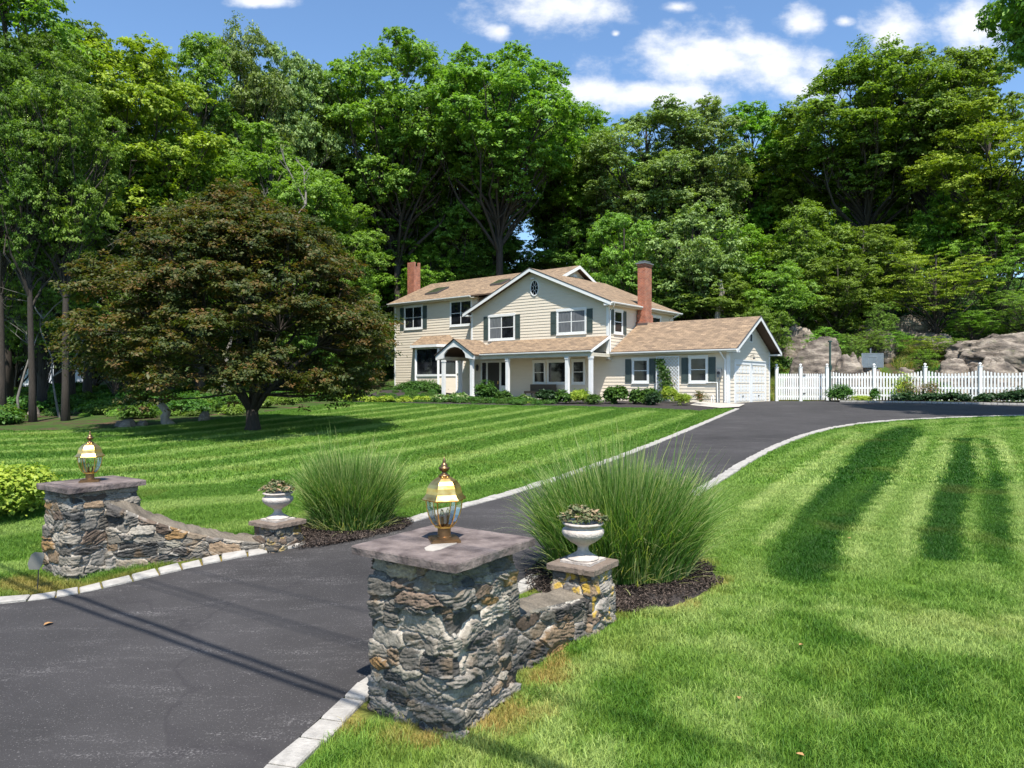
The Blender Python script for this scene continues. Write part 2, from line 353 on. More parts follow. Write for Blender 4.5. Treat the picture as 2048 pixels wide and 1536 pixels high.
def zp(L_): return [G(1200 + a / 2.415, 780 + b / 2.415) for a, b in L_]
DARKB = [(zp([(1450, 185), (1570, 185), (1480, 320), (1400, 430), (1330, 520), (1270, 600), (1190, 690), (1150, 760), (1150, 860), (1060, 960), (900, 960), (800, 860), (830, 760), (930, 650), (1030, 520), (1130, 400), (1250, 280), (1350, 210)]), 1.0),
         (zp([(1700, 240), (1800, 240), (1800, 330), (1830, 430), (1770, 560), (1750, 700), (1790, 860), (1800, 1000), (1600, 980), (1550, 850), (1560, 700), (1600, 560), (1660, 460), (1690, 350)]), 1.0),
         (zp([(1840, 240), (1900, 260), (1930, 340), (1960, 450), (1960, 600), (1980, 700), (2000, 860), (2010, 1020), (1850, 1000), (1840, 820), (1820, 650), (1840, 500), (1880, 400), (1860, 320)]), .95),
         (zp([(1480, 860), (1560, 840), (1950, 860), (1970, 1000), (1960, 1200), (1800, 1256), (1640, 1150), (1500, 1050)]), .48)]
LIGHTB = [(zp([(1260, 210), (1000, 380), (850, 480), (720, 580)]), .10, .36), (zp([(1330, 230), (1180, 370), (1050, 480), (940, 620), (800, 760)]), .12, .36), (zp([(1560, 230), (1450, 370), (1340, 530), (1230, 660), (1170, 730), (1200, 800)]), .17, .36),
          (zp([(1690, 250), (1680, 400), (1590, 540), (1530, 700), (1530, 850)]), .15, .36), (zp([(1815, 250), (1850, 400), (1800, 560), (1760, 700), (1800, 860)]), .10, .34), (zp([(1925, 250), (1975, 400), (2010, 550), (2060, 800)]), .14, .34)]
def stripes(x, y):
    """0 = pale, 1 = dark mown stripe"""
    x = np.asarray(x, float); y = np.asarray(y, float)
    wob = (fbm(x * .5, y * .5, 0, 3) - .5) * .6
    dR = pdist(kR, x, y); dL = pdist(kL, x, y); left = inside(lawnL, x, y)
    s = dL + wob * .35 + .25 * np.sin(dL * .9)
    bnd = .30 + .34 * sst(-.85, -.1, np.sin(s * 2 * math.pi / 1.75 - 1.3)) + .06 * np.sin(s * 2 * math.pi / 3.5)
    far = pdist(lawn_far[4:], x, y); bnd = np.where(far < 1.6, .68, bnd)
    
    bnd = np.where(dL < .7, .62, bnd)
    r = np.full(x.shape, .40) + .25 * (fbm(x * 1.6, y * 1.6, 0, 77) - .5)
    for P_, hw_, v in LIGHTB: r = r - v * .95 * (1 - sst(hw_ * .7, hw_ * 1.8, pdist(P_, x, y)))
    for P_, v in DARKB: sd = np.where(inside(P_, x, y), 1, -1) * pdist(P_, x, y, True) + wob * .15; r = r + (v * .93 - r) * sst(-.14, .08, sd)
    r = np.where(dR < .75, np.maximum(r, .5), r)
    r = np.where((y > 24) & (x > 8), r * .6 + .4 * (.35 + .5 * (np.sin(dR * 4.2) > .2)), r)
    r = r + .11 * np.sin((x * .82 - y * .57 + wob) * 6.2) * sst(6, 9, y); low = sst(8.3, 6.6, y); r = r * (1 - low) + low * (.18 + .30 * sst(.42, .62, fbm(x * 1.1 + 4, y * 1.1, 0, 9)) + .25 * sst(.45, .6, fbm(x * 3.5, y * 3.5, 0, 2)))
    o = np.where(left, bnd, r)
    return np.clip(o + wob * .35, 0, 1)
def yellow(x, y):
    q = sst(.62, .78, fbm(x * 1.1 + 20, y * 1.1, 0, 31)) * .10
    q = q + .75 * (1 - sst(.05, .32, pdist([(-1.1, 5.1), (-.33, 4.8), (.2, 5.3), (.35, 5.9)], x, y))) * sst(.35, .6, fbm(x * 5, y * 5, 0, 8))
    q = q + .75 * (1 - sst(.02, .25, pdist(mul1, x, y, True))) * sst(.3, .7, fbm(x * 3, y * 3, 0, 4))
    q = q + .35 * (1 - sst(.0, .3, np.minimum(pdist(kL, x, y), 9))) + .6 * (1 - sst(.05, .4, pdist([(-5.9, 8.4), (-5.1, 8.1), (-2.8, 9.45)], x, y)))
    return np.clip(q, 0, 1)

# ground sheet, fine near the camera and reaching the horizon
def axis(lo, hi, segs):
    out_ = [lo]
    for (end, st) in segs:
        n = max(1, int(round((end - out_[-1]) / st))); out_ += list(np.linspace(out_[-1], end, n + 1)[1:])
    return np.array(out_)
gx = axis(-1500, 1500, [(-300, 300), (-60, 20), (-20, 1.0), (14, .28), (32, 1.0), (70, 3), (300, 20), (1500, 300)])
gy = axis(-1500, 1500, [(-300, 300), (-20, 20), (1, 2), (34, .28), (60, .7), (110, 3), (300, 20), (1500, 300)])
X, Y = np.meshgrid(gx, gy); Z = T(X, Y)
on_drive = inside(drive, X, Y) & (pdist(drive, X, Y, True) > .45); Z = Z - .06 * on_drive
nxg, nyg = len(gx), len(gy); idx = np.arange(nxg * nyg).reshape(nyg, nxg)
F4 = np.stack([idx[:-1, :-1], idx[:-1, 1:], idx[1:, 1:], idx[1:, :-1]], -1).reshape(-1, 4)
lm = (inside(lawnL, X, Y) | inside(lawnR, X, Y)).astype(float)
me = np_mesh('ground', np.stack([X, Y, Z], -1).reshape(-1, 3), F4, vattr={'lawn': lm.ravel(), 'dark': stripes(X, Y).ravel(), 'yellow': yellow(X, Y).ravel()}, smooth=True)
def grasscol(nt, at_type='GEOMETRY'):
    L = nt.links.new
    d = N(nt, 'ShaderNodeAttribute', attribute_name='dark', attribute_type=at_type); y_ = N(nt, 'ShaderNodeAttribute', attribute_name='yellow', attribute_type=at_type)
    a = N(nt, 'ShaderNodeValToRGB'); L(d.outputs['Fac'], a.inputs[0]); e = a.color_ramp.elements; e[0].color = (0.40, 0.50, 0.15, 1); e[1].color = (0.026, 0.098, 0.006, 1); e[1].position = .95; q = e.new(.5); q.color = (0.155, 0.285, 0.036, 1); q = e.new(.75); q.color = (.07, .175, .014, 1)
    b = N(nt, 'ShaderNodeMix', data_type='RGBA'); L(y_.outputs['Fac'], b.inputs[0]); L(a.outputs[0], b.inputs[6]); b.inputs[7].default_value = (0.42, 0.27, 0.085, 1)
    return b.outputs[2]
m, nt_, p, out = newmat('ground_cover'); L = nt_.links.new
g = grasscol(nt_); geo = N(nt_, 'ShaderNodeNewGeometry')
n1 = N(nt_, 'ShaderNodeTexNoise', i_Scale=9.0, i_Detail=8.0, i_Roughness=0.7); L(geo.outputs['Position'], n1.inputs['Vector'])
mr = N(nt_, 'ShaderNodeMapRange'); mr.inputs[1].default_value = .3; mr.inputs[2].default_value = .7; mr.inputs[3].default_value = .3; mr.inputs[4].default_value = .8; L(n1.outputs[0], mr.inputs[0])
sc_ = N(nt_, 'ShaderNodeVectorMath', operation='SCALE'); L(g, sc_.inputs[0]); L(mr.outputs[0], sc_.inputs['Scale'])
n2 = N(nt_, 'ShaderNodeTexNoise', i_Scale=0.9, i_Detail=10.0, i_Roughness=0.65); L(geo.outputs['Position'], n2.inputs['Vector'])
cr = N(nt_, 'ShaderNodeValToRGB'); e = cr.color_ramp.elements; e[0].position = .32; e[0].color = (0.03, 0.055, 0.014, 1); e[1].position = .74; e[1].color = (0.17, 0.105, 0.062, 1); q = e.new(.56); q.color = (0.065, 0.055, 0.03, 1); q = e.new(.46); q.color = (0.055, 0.10, 0.02, 1)
L(n2.outputs[0], cr.inputs[0])
la = N(nt_, 'ShaderNodeAttribute', attribute_name='lawn'); mxg = N(nt_, 'ShaderNodeMix', data_type='RGBA'); L(la.outputs['Fac'], mxg.inputs[0]); L(cr.outputs[0], mxg.inputs[6]); L(sc_.outputs[0], mxg.inputs[7])
L(mxg.outputs[2], p.inputs['Base Color']); p.inputs['Roughness'].default_value = .9; p.inputs['Specular IOR Level'].default_value = .1
n3 = N(nt_, 'ShaderNodeTexNoise', i_Scale=26.0, i_Detail=6.0); L(geo.outputs['Position'], n3.inputs['Vector']); bp = N(nt_, 'ShaderNodeBump', i_Strength=.9, i_Distance=.05); L(n3.outputs[0], bp.inputs['Height']); L(bp.outputs[0], p.inputs['Normal'])
tag(link('ground', me, m), kind='structure')

def sheet(name, poly, mat, dz, step, kind='structure', zfun=None, bumpy=0):
    xs = [p[0] for p in poly]; ys = [p[1] for p in poly]
    gx_, gy_ = np.meshgrid(np.arange(min(xs), max(xs), step), np.arange(min(ys), max(ys), step)); gx_ = gx_ + (np.arange(gx_.shape[0]) % 2)[:, None] * step * .5
    k = inside(poly, gx_, gy_) & (pdist(poly, gx_, gy_, True) > step * .4)
    pts = [Vector(p[:2]) for p in poly]; n = len(pts); pts += [Vector((a, b)) for a, b in zip(gx_[k], gy_[k])]
    vo, eo, fo, *_ = delaunay_2d_cdt(pts, [(i, (i + 1) % n) for i in range(n)], [], 1, 1e-5)
    V = np.array([(v.x, v.y) for v in vo]); z = T(V[:, 0], V[:, 1]) + dz
    z = z - (dz + .03) * (1 - np.minimum(1, pdist(poly, V[:, 0], V[:, 1], True) / .12)) * (1 if bumpy else 0)
    if bumpy: z = z + bumpy * (fbm(V[:, 0] * 9, V[:, 1] * 9, 0, 12) - .3) * np.minimum(1, pdist(poly, V[:, 0], V[:, 1], True) * 8)
    me = np_mesh(name, np.c_[V, z], np.array(fo), smooth=True)
    o = link(name, me, mat)
    if kind: tag(o, kind=kind)
    return o
# asphalt
m, nt_, p, out = newmat('asphalt'); L = nt_.links.new; geo = N(nt_, 'ShaderNodeNewGeometry')
n1 = N(nt_, 'ShaderNodeTexNoise', i_Scale=0.55, i_Detail=7.0, i_Roughness=.6); L(geo.outputs['Position'], n1.inputs['Vector'])
cr = N(nt_, 'ShaderNodeValToRGB'); e = cr.color_ramp.elements; e[0].position = .3; e[0].color = (0.029, 0.0265, 0.026, 1); e[1].position = .72; e[1].color = (0.056, 0.0515, 0.051, 1); L(n1.outputs[0], cr.inputs[0])
n2 = N(nt_, 'ShaderNodeTexNoise', i_Scale=85.0, i_Detail=2.0); L(geo.outputs['Position'], n2.inputs['Vector'])
mr = N(nt_, 'ShaderNodeMapRange'); mr.inputs[1].default_value = .64; mr.inputs[2].default_value = .74; L(n2.outputs[0], mr.inputs[0])
mpp = N(nt_, 'ShaderNodeMapping'); mpp.inputs['Rotation'].default_value = (0, 0, R(35)); mpp.inputs['Scale'].default_value = (1, 5, 1); L(geo.outputs['Position'], mpp.inputs[0])
n4 = N(nt_, 'ShaderNodeTexNoise', i_Scale=.8, i_Detail=6.0, i_Roughness=.7); L(mpp.outputs[0], n4.inputs['Vector'])
mr4 = N(nt_, 'ShaderNodeMapRange'); mr4.inputs[1].default_value = .52; mr4.inputs[2].default_value = .72; L(n4.outputs[0], mr4.inputs[0])
n5 = N(nt_, 'ShaderNodeTexNoise', i_Scale=60.0, i_Detail=4.0); L(geo.outputs['Position'], n5.inputs['Vector']); mr5 = N(nt_, 'ShaderNodeMapRange'); mr5.inputs[1].default_value = .5; mr5.inputs[2].default_value = .68; L(n5.outputs[0], mr5.inputs[0])
sp = mth(nt_, 'ADD', mth(nt_, 'MULTIPLY', mr.outputs[0], .5), mth(nt_, 'MULTIPLY', mth(nt_, 'MULTIPLY', mr4.outputs[0], mr5.outputs[0]), .7))
m1 = N(nt_, 'ShaderNodeMix', data_type='RGBA'); L(sp, m1.inputs[0]); L(cr.outputs[0], m1.inputs[6]); m1.inputs[7].default_value = (.30, .28, .27, 1)
vo_ = N(nt_, 'ShaderNodeTexVoronoi', feature='DISTANCE_TO_EDGE', i_Scale=.30); 
nw = N(nt_, 'ShaderNodeTexNoise', i_Scale=1.2, i_Detail=6.0); L(geo.outputs['Position'], nw.inputs['Vector']); va = N(nt_, 'ShaderNodeVectorMath', operation='MULTIPLY_ADD'); L(nw.outputs['Color'], va.inputs[0]); va.inputs[1].default_value = (1.5, 1.5, 0); L(geo.outputs['Position'], va.inputs[2]); L(va.outputs[0], vo_.inputs['Vector'])
mrc = N(nt_, 'ShaderNodeMapRange'); mrc.inputs[1].default_value = 0; mrc.inputs[2].default_value = .012; mrc.inputs[3].default_value = .4; mrc.inputs[4].default_value = 0; L(vo_.outputs['Distance'], mrc.inputs[0])
m2 = N(nt_, 'ShaderNodeMix', data_type='RGBA'); L(mrc.outputs[0], m2.inputs[0]); L(m1.outputs[2], m2.inputs[6]); m2.inputs[7].default_value = (.025, .022, .024, 1)
L(m2.outputs[2], p.inputs['Base Color']); p.inputs['Roughness'].default_value = .85; p.inputs['Specular IOR Level'].default_value = .3
n3 = N(nt_, 'ShaderNodeTexNoise', i_Scale=120.0, i_Detail=4.0); L(geo.outputs['Position'], n3.inputs['Vector']); bp = N(nt_, 'ShaderNodeBump', i_Strength=.5, i_Distance=.006); L(n3.outputs[0], bp.inputs['Height']); L(bp.outputs[0], p.inputs['Normal'])
M['asphalt'] = m
sheet('driveway', drive, m, .012, .8)
sheet('mulch_bed', mul1, M['mulch'], .03, .09, bumpy=.05)
sheet('mulch_bed', mul2, M['mulch'], .03, .09, bumpy=.05)
sheet('garden_bed', bed, M['mulch'], .03, .6, bumpy=.05)
sheet('garden_bed', fbed, M['mulch'], .05, .6, bumpy=.03)
sheet('stone_walk', [G(1395, 806), G(1490, 810), G(1478, 816), G(1440, 818), G(1380, 812)], M['path'], .06, .4)

# granite kerbs
M['granite'] = simple('granite_block', (0.46, 0.43, 0.385), (0.22, 0.205, 0.185), 9, 0.85, .5, 45, contrast=.3, detail=10)
def kerb(line, wdt, blk, name, side, w0=0.0, zoff=.035):
    mb = MB(); P = [Vector((*p, 0)) for p in line]; acc = [0]
    for a, b in zip(P[:-1], P[1:]): acc.append(acc[-1] + (b - a).length)
    def at(s):
        s = min(max(s, 0), acc[-1] - 1e-4); i = max(j for j in range(len(acc) - 1) if acc[j] <= s); return P[i].lerp(P[i + 1], (s - acc[i]) / (acc[i + 1] - acc[i]))
    s = 0
    while s < acc[-1] - blk:
        l = blk * random.uniform(.8, 1.25); a = at(s + .011); b = at(s + l - .011); d = (b - a).normalized(); n = Vector((-d.y, d.x, 0)) * side
        j = [random.uniform(-.018, .018) for _ in range(4)]; h = zoff + random.uniform(-.007, .009)
        q = [a + n * (w0 + j[0]), b + n * (w0 + j[1]), b + n * (w0 + wdt + j[2]), a + n * (w0 + wdt + j[3])]
        if side < 0: q = q[::-1]
        base = [Vector((v.x, v.y, Tz(v.x, v.y) - .1)) for v in q]; c_ = sum(q, Vector()) / 4
        mid = [Vector((v.x, v.y, Tz(v.x, v.y) + h - .012)) for v in q]; top = [Vector((v.x + (c_.x - v.x) * .09, v.y + (c_.y - v.y) * .09, Tz(v.x, v.y) + h + random.uniform(-.004, .004))) for v in q]
        mb.prism(base, mid); mb.f.pop(-5); mb.uv.pop(-5)
        n4 = 4
        for i in range(4): k2 = (i + 1) % 4; mb.face([mid[i], mid[k2], top[k2], top[i]])
        mb.face(top); s += l
    return tag(mb.build(name, M['granite']), kind='structure')
random.seed(3)
kerb(kL, .20, .27, 'kerb', 1)
kerb(kR, .20, .27, 'kerb', -1)
kerb([(x, y) for x, y in reversed(court_back[:4])], .15, .3, 'kerb', 1, zoff=.1)

# ------------------------------------------------------------ instanced grass (one object each, geometry nodes)
def blades_mesh(name, n, rad, h, wd, lean, seed):
    r_ = np.random.default_rng(seed); a = r_.uniform(0, 2 * np.pi, n); rr = rad * np.sqrt(r_.uniform(0, 1, n)); bx, by = rr * np.cos(a), rr * np.sin(a)
    hh = h * r_.uniform(.55, 1.15, n); la = r_.uniform(0, 2 * np.pi, n); ll = hh * lean * r_.uniform(.2, 1.3, n); dx, dy = np.cos(la) * ll, np.sin(la) * ll
    wa = r_.uniform(0, 2 * np.pi, n); wx, wy = np.cos(wa) * wd, np.sin(wa) * wd
    V = np.zeros((n, 5, 3)); V[:, 0] = np.c_[bx - wx, by - wy, -.02 + 0 * bx]; V[:, 1] = np.c_[bx + wx, by + wy, -.02 + 0 * bx]
    V[:, 2] = np.c_[bx + wx * .8 + dx * .35, by + wy * .8 + dy * .35, hh * .55]; V[:, 3] = np.c_[bx - wx * .8 + dx * .35, by - wy * .8 + dy * .35, hh * .55]; V[:, 4] = np.c_[bx + dx, by + dy, hh * (1 - .25 * lean)]
    i = np.arange(n)[:, None] * 5; Fc = np.r_[i + np.array([[0, 1, 2]]), i + np.array([[0, 2, 3]]), i + np.array([[3, 2, 4]])]
    t = r_.uniform(0, 1, n); return np_mesh(name, V.reshape(-1, 3), Fc, fattr={'tint': np.r_[t, t, t]})
m, nt_, p, out = newmat('grass_blades'); L = nt_.links.new
g = grasscol(nt_, 'INSTANCER'); tt = N(nt_, 'ShaderNodeAttribute', attribute_name='tint')
hs = N(nt_, 'ShaderNodeHueSaturation'); L(g, hs.inputs['Color']); L(mth(nt_, 'ADD', mth(nt_, 'MULTIPLY', tt.outputs['Fac'], .75), .68), hs.inputs['Value']); L(mth(nt_, 'ADD', mth(nt_, 'MULTIPLY', tt.outputs['Fac'], -.03), .515), hs.inputs['Hue'])
L(hs.outputs[0], p.inputs['Base Color']); p.inputs['Roughness'].default_value = .55; p.inputs['Specular IOR Level'].default_value = .3
tr = N(nt_, 'ShaderNodeBsdfTranslucent'); L(hs.outputs[0], tr.inputs[0]); ms = N(nt_, 'ShaderNodeMixShader', i_0=.3); L(p.outputs[0], ms.inputs[1]); L(tr.outputs[0], ms.inputs[2]); L(ms.outputs[0], out.inputs[0])
M['blades'] = m
def scatter(name, xy, protos, scale, label=None, kind='stuff', extra=None, cat=None, sink=0.0, mat=None):
    x, y = xy[:, 0], xy[:, 1]; n = len(x); e_ = .1
    nx = -(T(x + e_, y) - T(x - e_, y)) / (2 * e_); ny = -(T(x, y + e_) - T(x, y - e_)) / (2 * e_)
    yaw = rng.uniform(0, 2 * np.pi, n); ax, ay = -ny, nx; cy_, sy_ = np.cos(yaw), np.sin(yaw); rot = np.c_[ax * cy_ + ay * sy_, -ax * sy_ + ay * cy_, yaw]
    me = bpy.data.meshes.new(name); me.vertices.add(n); me.vertices.foreach_set('co', np.c_[x, y, T(x, y) - sink].astype(np.float32).ravel())
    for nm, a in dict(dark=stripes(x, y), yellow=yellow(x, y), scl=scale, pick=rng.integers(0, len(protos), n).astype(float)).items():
        at = me.attributes.new(nm, 'FLOAT', 'POINT'); at.data.foreach_set('value', np.asarray(a, np.float32))
    at = me.attributes.new('rot', 'FLOAT_VECTOR', 'POINT'); at.data.foreach_set('vector', rot.astype(np.float32).ravel())
    o = link(name, me)
    ng = bpy.data.node_groups.new(name, 'GeometryNodeTree'); ng.interface.new_socket('Geometry', in_out='INPUT', socket_type='NodeSocketGeometry'); ng.interface.new_socket('Geometry', in_out='OUTPUT', socket_type='NodeSocketGeometry')
    gi = ng.nodes.new('NodeGroupInput'); go = ng.nodes.new('NodeGroupOutput'); ip = ng.nodes.new('GeometryNodeInstanceOnPoints'); L = ng.links.new
    g2i = ng.nodes.new('GeometryNodeGeometryToInstance')
    for po in protos:
        oi = ng.nodes.new('GeometryNodeObjectInfo'); oi.inputs['Object'].default_value = po; oi.inputs['As Instance'].default_value = True; L(oi.outputs['Geometry'], g2i.inputs[0])
    def na(nm, ty):
        a = ng.nodes.new('GeometryNodeInputNamedAttribute'); a.data_type = ty; a.inputs['Name'].default_value = nm; return a.outputs[0]
    L(gi.outputs[0], ip.inputs['Points']); L(g2i.outputs[0], ip.inputs['Instance']); ip.inputs['Pick Instance'].default_value = True
    f2i = ng.nodes.new('FunctionNodeFloatToInt'); L(na('pick', 'FLOAT'), f2i.inputs[0]); L(f2i.outputs[0], ip.inputs['Instance Index'])
    L(na('rot', 'FLOAT_VECTOR'), ip.inputs['Rotation']); L(na('scl', 'FLOAT'), ip.inputs['Scale']); L(ip.outputs[0], go.inputs[0])
    md = o.modifiers.new('scatter', 'NODES'); md.node_group = ng
    return tag(o, label, cat, kind=kind)
def proto(name, me, mat):
    me.materials.append(mat); return bpy.data.objects.new(name, me)
def pts_in(polys, y0, y1, x0, x1, dens, margin, avoid=(), fov=1.0, seed=0):
    r_ = np.random.default_rng(seed); n = int((x1 - x0) * (y1 - y0) * dens); x = r_.uniform(x0, x1, n); y = r_.uniform(y0, y1, n)
    k = (np.abs(x) < y * .80 * fov + 1.2); x = x[k]; y = y[k]; k = np.zeros(len(x), bool)
    for P_ in polys: k |= inside(P_, x, y)
    k &= (pdist(kL, x, y) > .24 + margin) | ~inside(lawnL, x, y); k &= (pdist(kR, x, y) > .24 + margin) | ~inside(lawnR, x, y)
    for P_ in avoid: k &= ~(inside(P_, x, y) | (pdist(P_, x, y, True) < margin))
    return np.c_[x[k], y[k]]

# ------------------------------------------------------------ fieldstone masonry
def stonework(name, outline, zb, zt, res, seed, parent=None, ztop_add=0.0, capfill=False, sw=(.10, .34), sh=(.055, .17), depth=.035, lichen=.0, shade=1.0):
    """closed outline (ccw, world xy). zb/zt: functions of xy. Every stone stands proud of the mortar by real relief."""
    r_ = np.random.default_rng(seed); P = [np.array(p, float) for p in outline]; n = len(P)
    seg = [np.linalg.norm(P[(i + 1) % n] - P[i]) for i in range(n)]; Ltot = sum(seg); acc = np.r_[0, np.cumsum(seg)]
    ns = int(Ltot / res); s = np.arange(ns) * Ltot / ns
    i = np.clip(np.searchsorted(acc, s, side='right') - 1, 0, n - 1); f = (s - acc[i]) / np.array(seg)[i]
    Pa = np.array(P); xy = Pa[i] * (1 - f)[:, None] + Pa[(i + 1) % n] * f[:, None]
    d = Pa[(i + 1) % n] - Pa[i]; d /= np.linalg.norm(d, axis=1)[:, None]; nrm = np.c_[d[:, 1], -d[:, 0]]
    k = max(1, int(.035 / res)); ker = np.ones(2 * k + 1) / (2 * k + 1)   # rounded corners
    def sm(a): return np.stack([np.convolve(np.r_[a[-k:, j], a[:, j], a[:k, j]], ker, 'valid') for j in range(2)], 1)
    nrm = sm(nrm); nrm /= np.linalg.norm(nrm, axis=1)[:, None]; xy = sm(xy)
    zb_ = zb(xy[:, 0], xy[:, 1]) - .12; zt_ = zt(xy[:, 0], xy[:, 1]); nz_ = max(8, int((zt_ - zb_).max() / res)); t = np.linspace(0, 1, nz_)
    S, Tt = np.meshgrid(s, t); ZZ = zb_[None, :] + (zt_ - zb_)[None, :] * Tt
    # stones: rows of irregular seeds
    z0, z1 = zb_.min() - .1, zt_.max() + .1; cs, cz, cw, ch = [], [], [], []; z = z0
    while z < z1:
        hrow = r_.uniform(*sh); ss = r_.uniform(0, .2)
        while ss < Ltot - .03:
            wst = r_.uniform(*sw) * (1.25 if hrow > .12 else 1); 
            cs.append(ss + wst / 2); cz.append(z + hrow / 2 + r_.uniform(-.35, .35) * hrow); cw.append(wst); ch.append(hrow * r_.uniform(.7, 1.5)); ss += wst
        z += hrow
    cs, cz, cw, ch = map(np.array, (cs, cz, cw, ch)); ns_ = len(cs)
    wx = (fbm(S * 9, ZZ * 9, 0, seed) - .5) * .07; wz = (fbm(S * 9, ZZ * 9, 7, seed + 1) - .5) * .06 + (fbm(S * 32, ZZ * 32, 1, seed + 61) - .5) * .022; wx = wx + (fbm(S * 32, ZZ * 32, 4, seed + 63) - .5) * .026
    d1 = np.full(S.shape, 9.); d2 = np.full(S.shape, 9.); id1 = np.zeros(S.shape, int)
    for q in range(ns_):
        ds = np.abs(S + wx - cs[q]); ds = np.minimum(ds, Ltot - ds)
        dd = ((np.maximum(ds, 0) / cw[q] * 2) ** 2.6 + (np.abs(ZZ + wz - cz[q]) / ch[q] * 2) ** 2.6) ** (1 / 2.6)
        c1 = dd < d1; d2 = np.where(c1, d1, np.minimum(d2, dd)); id1 = np.where(c1, q, id1); d1 = np.where(c1, dd, d1)
    e = (d2 - d1); face = sst(.05, .17, e) * sst(1.75, 1.2, d1)
    prot = r_.uniform(.35, 1.3, ns_)[id1]; tilt = r_.uniform(-.9, .9, ns_)[id1]; ang = r_.uniform(-.5, .5, ns_)[id1]; foli = r_.uniform(0, 1, ns_)[id1] ** .6
    u_ = (S * np.cos(ang) + ZZ * np.sin(ang)); v_ = (-S * np.sin(ang) + ZZ * np.cos(ang))
    strata = np.abs(fbm(u_ * 7, v_ * 48, id1 * 3.7, seed + 5, 4, .6) - .5) * 2
    rough = fbm(S * 38, ZZ * 38, 0, seed + 9, 3)
    disp = depth * (prot * face + foli * .75 * face * (1 - strata * 2.2) + .35 * (rough - .5)) + depth * .5 * face * tilt * np.clip((ZZ - cz[id1]) / ch[id1], -1, 1) + depth * .8 * face * r_.uniform(-1, 1, ns_)[id1] * np.clip((S - cs[id1]) / cw[id1], -1, 1)
    topf = np.minimum(1, (1 - Tt) * nz_ / 3); disp = disp * topf - .028 * sst(.20, .10, (zt_[None, :] - ZZ)) * (1 if ztop_add == 0 and not capfill else 0)
    V = np.zeros(S.shape + (3,)); V[..., 0] = xy[None, :, 0] + nrm[None, :, 0] * disp; V[..., 1] = xy[None, :, 1] + nrm[None, :, 1] * disp; V[..., 2] = ZZ + (fbm(S * 20, ZZ * 20, 3, seed) - .5) * .01 * topf
    pal = np.array([(.20, .18, .155), (.27, .24, .20), (.11, .10, .092), (.34, .30, .25), (.16, .115, .085), (.24, .17, .11), (.33, .20, .085), (.30, .27, .24), (.22, .20, .16), (.09, .088, .085), (.33, .26, .18)])
    prob = np.array([.20, .19, .13, .11, .11, .06, .03, .10, .07, .06, .015]); prob /= prob.sum(); ids = r_.choice(len(pal), ns_, p=prob); base = pal[ids] * r_.uniform(.45, 1.05, (ns_, 1)) * np.array((1.0, .99, .955)) * shade
    C_ = base[id1]; va = fbm(S * 14, ZZ * 22, id1 * 1.3, seed + 3); C_ = C_ * (.45 + .9 * va)[..., None]; C_ = C_ * (1 - .35 * sst(.35, .75, strata) * foli)[..., None]
    vein = sst(.62, .8, fbm(u_ * 5, v_ * 30, id1 * 2.1, seed + 13)); C_ = C_ * (1 - vein[..., None] * .5) + vein[..., None] * .5 * np.array((.38, .35, .30))
    rust = sst(.62, .75, fbm(S * 6, ZZ * 6, 9, seed + 21)) * .2; C_ = C_ * (1 - rust[..., None]) + rust[..., None] * np.array((.30, .17, .06))
    if lichen: lz = sst(.60, .68, fbm(S * 11, ZZ * 11, 2, seed + 41)) * lichen; C_ = C_ * (1 - lz[..., None]) + lz[..., None] * np.array((.42, .27, .03))
    mo = 1 - sst(.05, .6, face); mc = np.array((.40, .36, .305)) * (.7 + .6 * fbm(S * 12, ZZ * 12, 5, seed + 2))[..., None]; C_ = C_ * (1 - mo[..., None]) + mo[..., None] * mc
    I = np.arange(ns * nz_).reshape(nz_, ns); J = np.roll(I, -1, 1); Fc = np.stack([I[:-1], J[:-1], J[1:], I[1:]], -1).reshape(-1, 4)
    V = V.reshape(-1, 3); C_ = C_.reshape(-1, 3)
    if parent is not None: V = V - np.array(origin_of(parent))
    me = np_mesh(name, V, Fc, vattr={'stone': C_}, smooth=True)
    o = link(name, me, M['stone'], parent)
    if capfill:  # close the sloping top with a rough mortar crest
        top = V[-ns:]; m_ = ns // 2
        A_ = top[:m_]; B_ = top[::-1][:m_]; rows = 5; g_ = np.stack([A_ * (1 - q / rows) + B_ * (q / rows) for q in range(rows + 1)], 1); h_ = np.array([0, .03, .05, .05, .03, 0])
        g_[..., 2] += h_[None] * (.0 + 2.4 * fbm(g_[..., 0] * 9, g_[..., 1] * 9, 0, seed) ** 1.3); I = np.arange(m_ * (rows + 1)).reshape(m_, rows + 1); Fc = np.stack([I[:-1, :-1], I[1:, :-1], I[1:, 1:], I[:-1, 1:]], -1).reshape(-1, 4)
        cc = np.array((.12, .10, .075)) * (.2 + 1.6 * fbm(g_[..., 0] * 10, g_[..., 1] * 10, 0, seed + 4))[..., None]
        link('crest', np_mesh('crest', g_.reshape(-1, 3), Fc, vattr={'stone': cc.reshape(-1, 3)}, smooth=True), M['stone'], parent)
    return o
m, nt_, p, out = newmat('fieldstone'); L = nt_.links.new; at = N(nt_, 'ShaderNodeAttribute', attribute_name='stone'); tcn = N(nt_, 'ShaderNodeTexCoord')
n1 = N(nt_, 'ShaderNodeTexNoise', i_Scale=55.0, i_Detail=8.0, i_Roughness=.7); L(tcn.outputs['Object'], n1.inputs['Vector']); mr = N(nt_, 'ShaderNodeMapRange'); mr.inputs[1].default_value = .3; mr.inputs[2].default_value = .7; mr.inputs[3].default_value = .7; mr.inputs[4].default_value = 1.55; L(n1.outputs[0], mr.inputs[0])
sc_ = N(nt_, 'ShaderNodeVectorMath', operation='SCALE'); L(at.outputs['Color'], sc_.inputs[0]); L(mr.outputs[0], sc_.inputs['Scale']); L(sc_.outputs[0], p.inputs['Base Color']); p.inputs['Roughness'].default_value = .8; p.inputs['Specular IOR Level'].default_value = .35
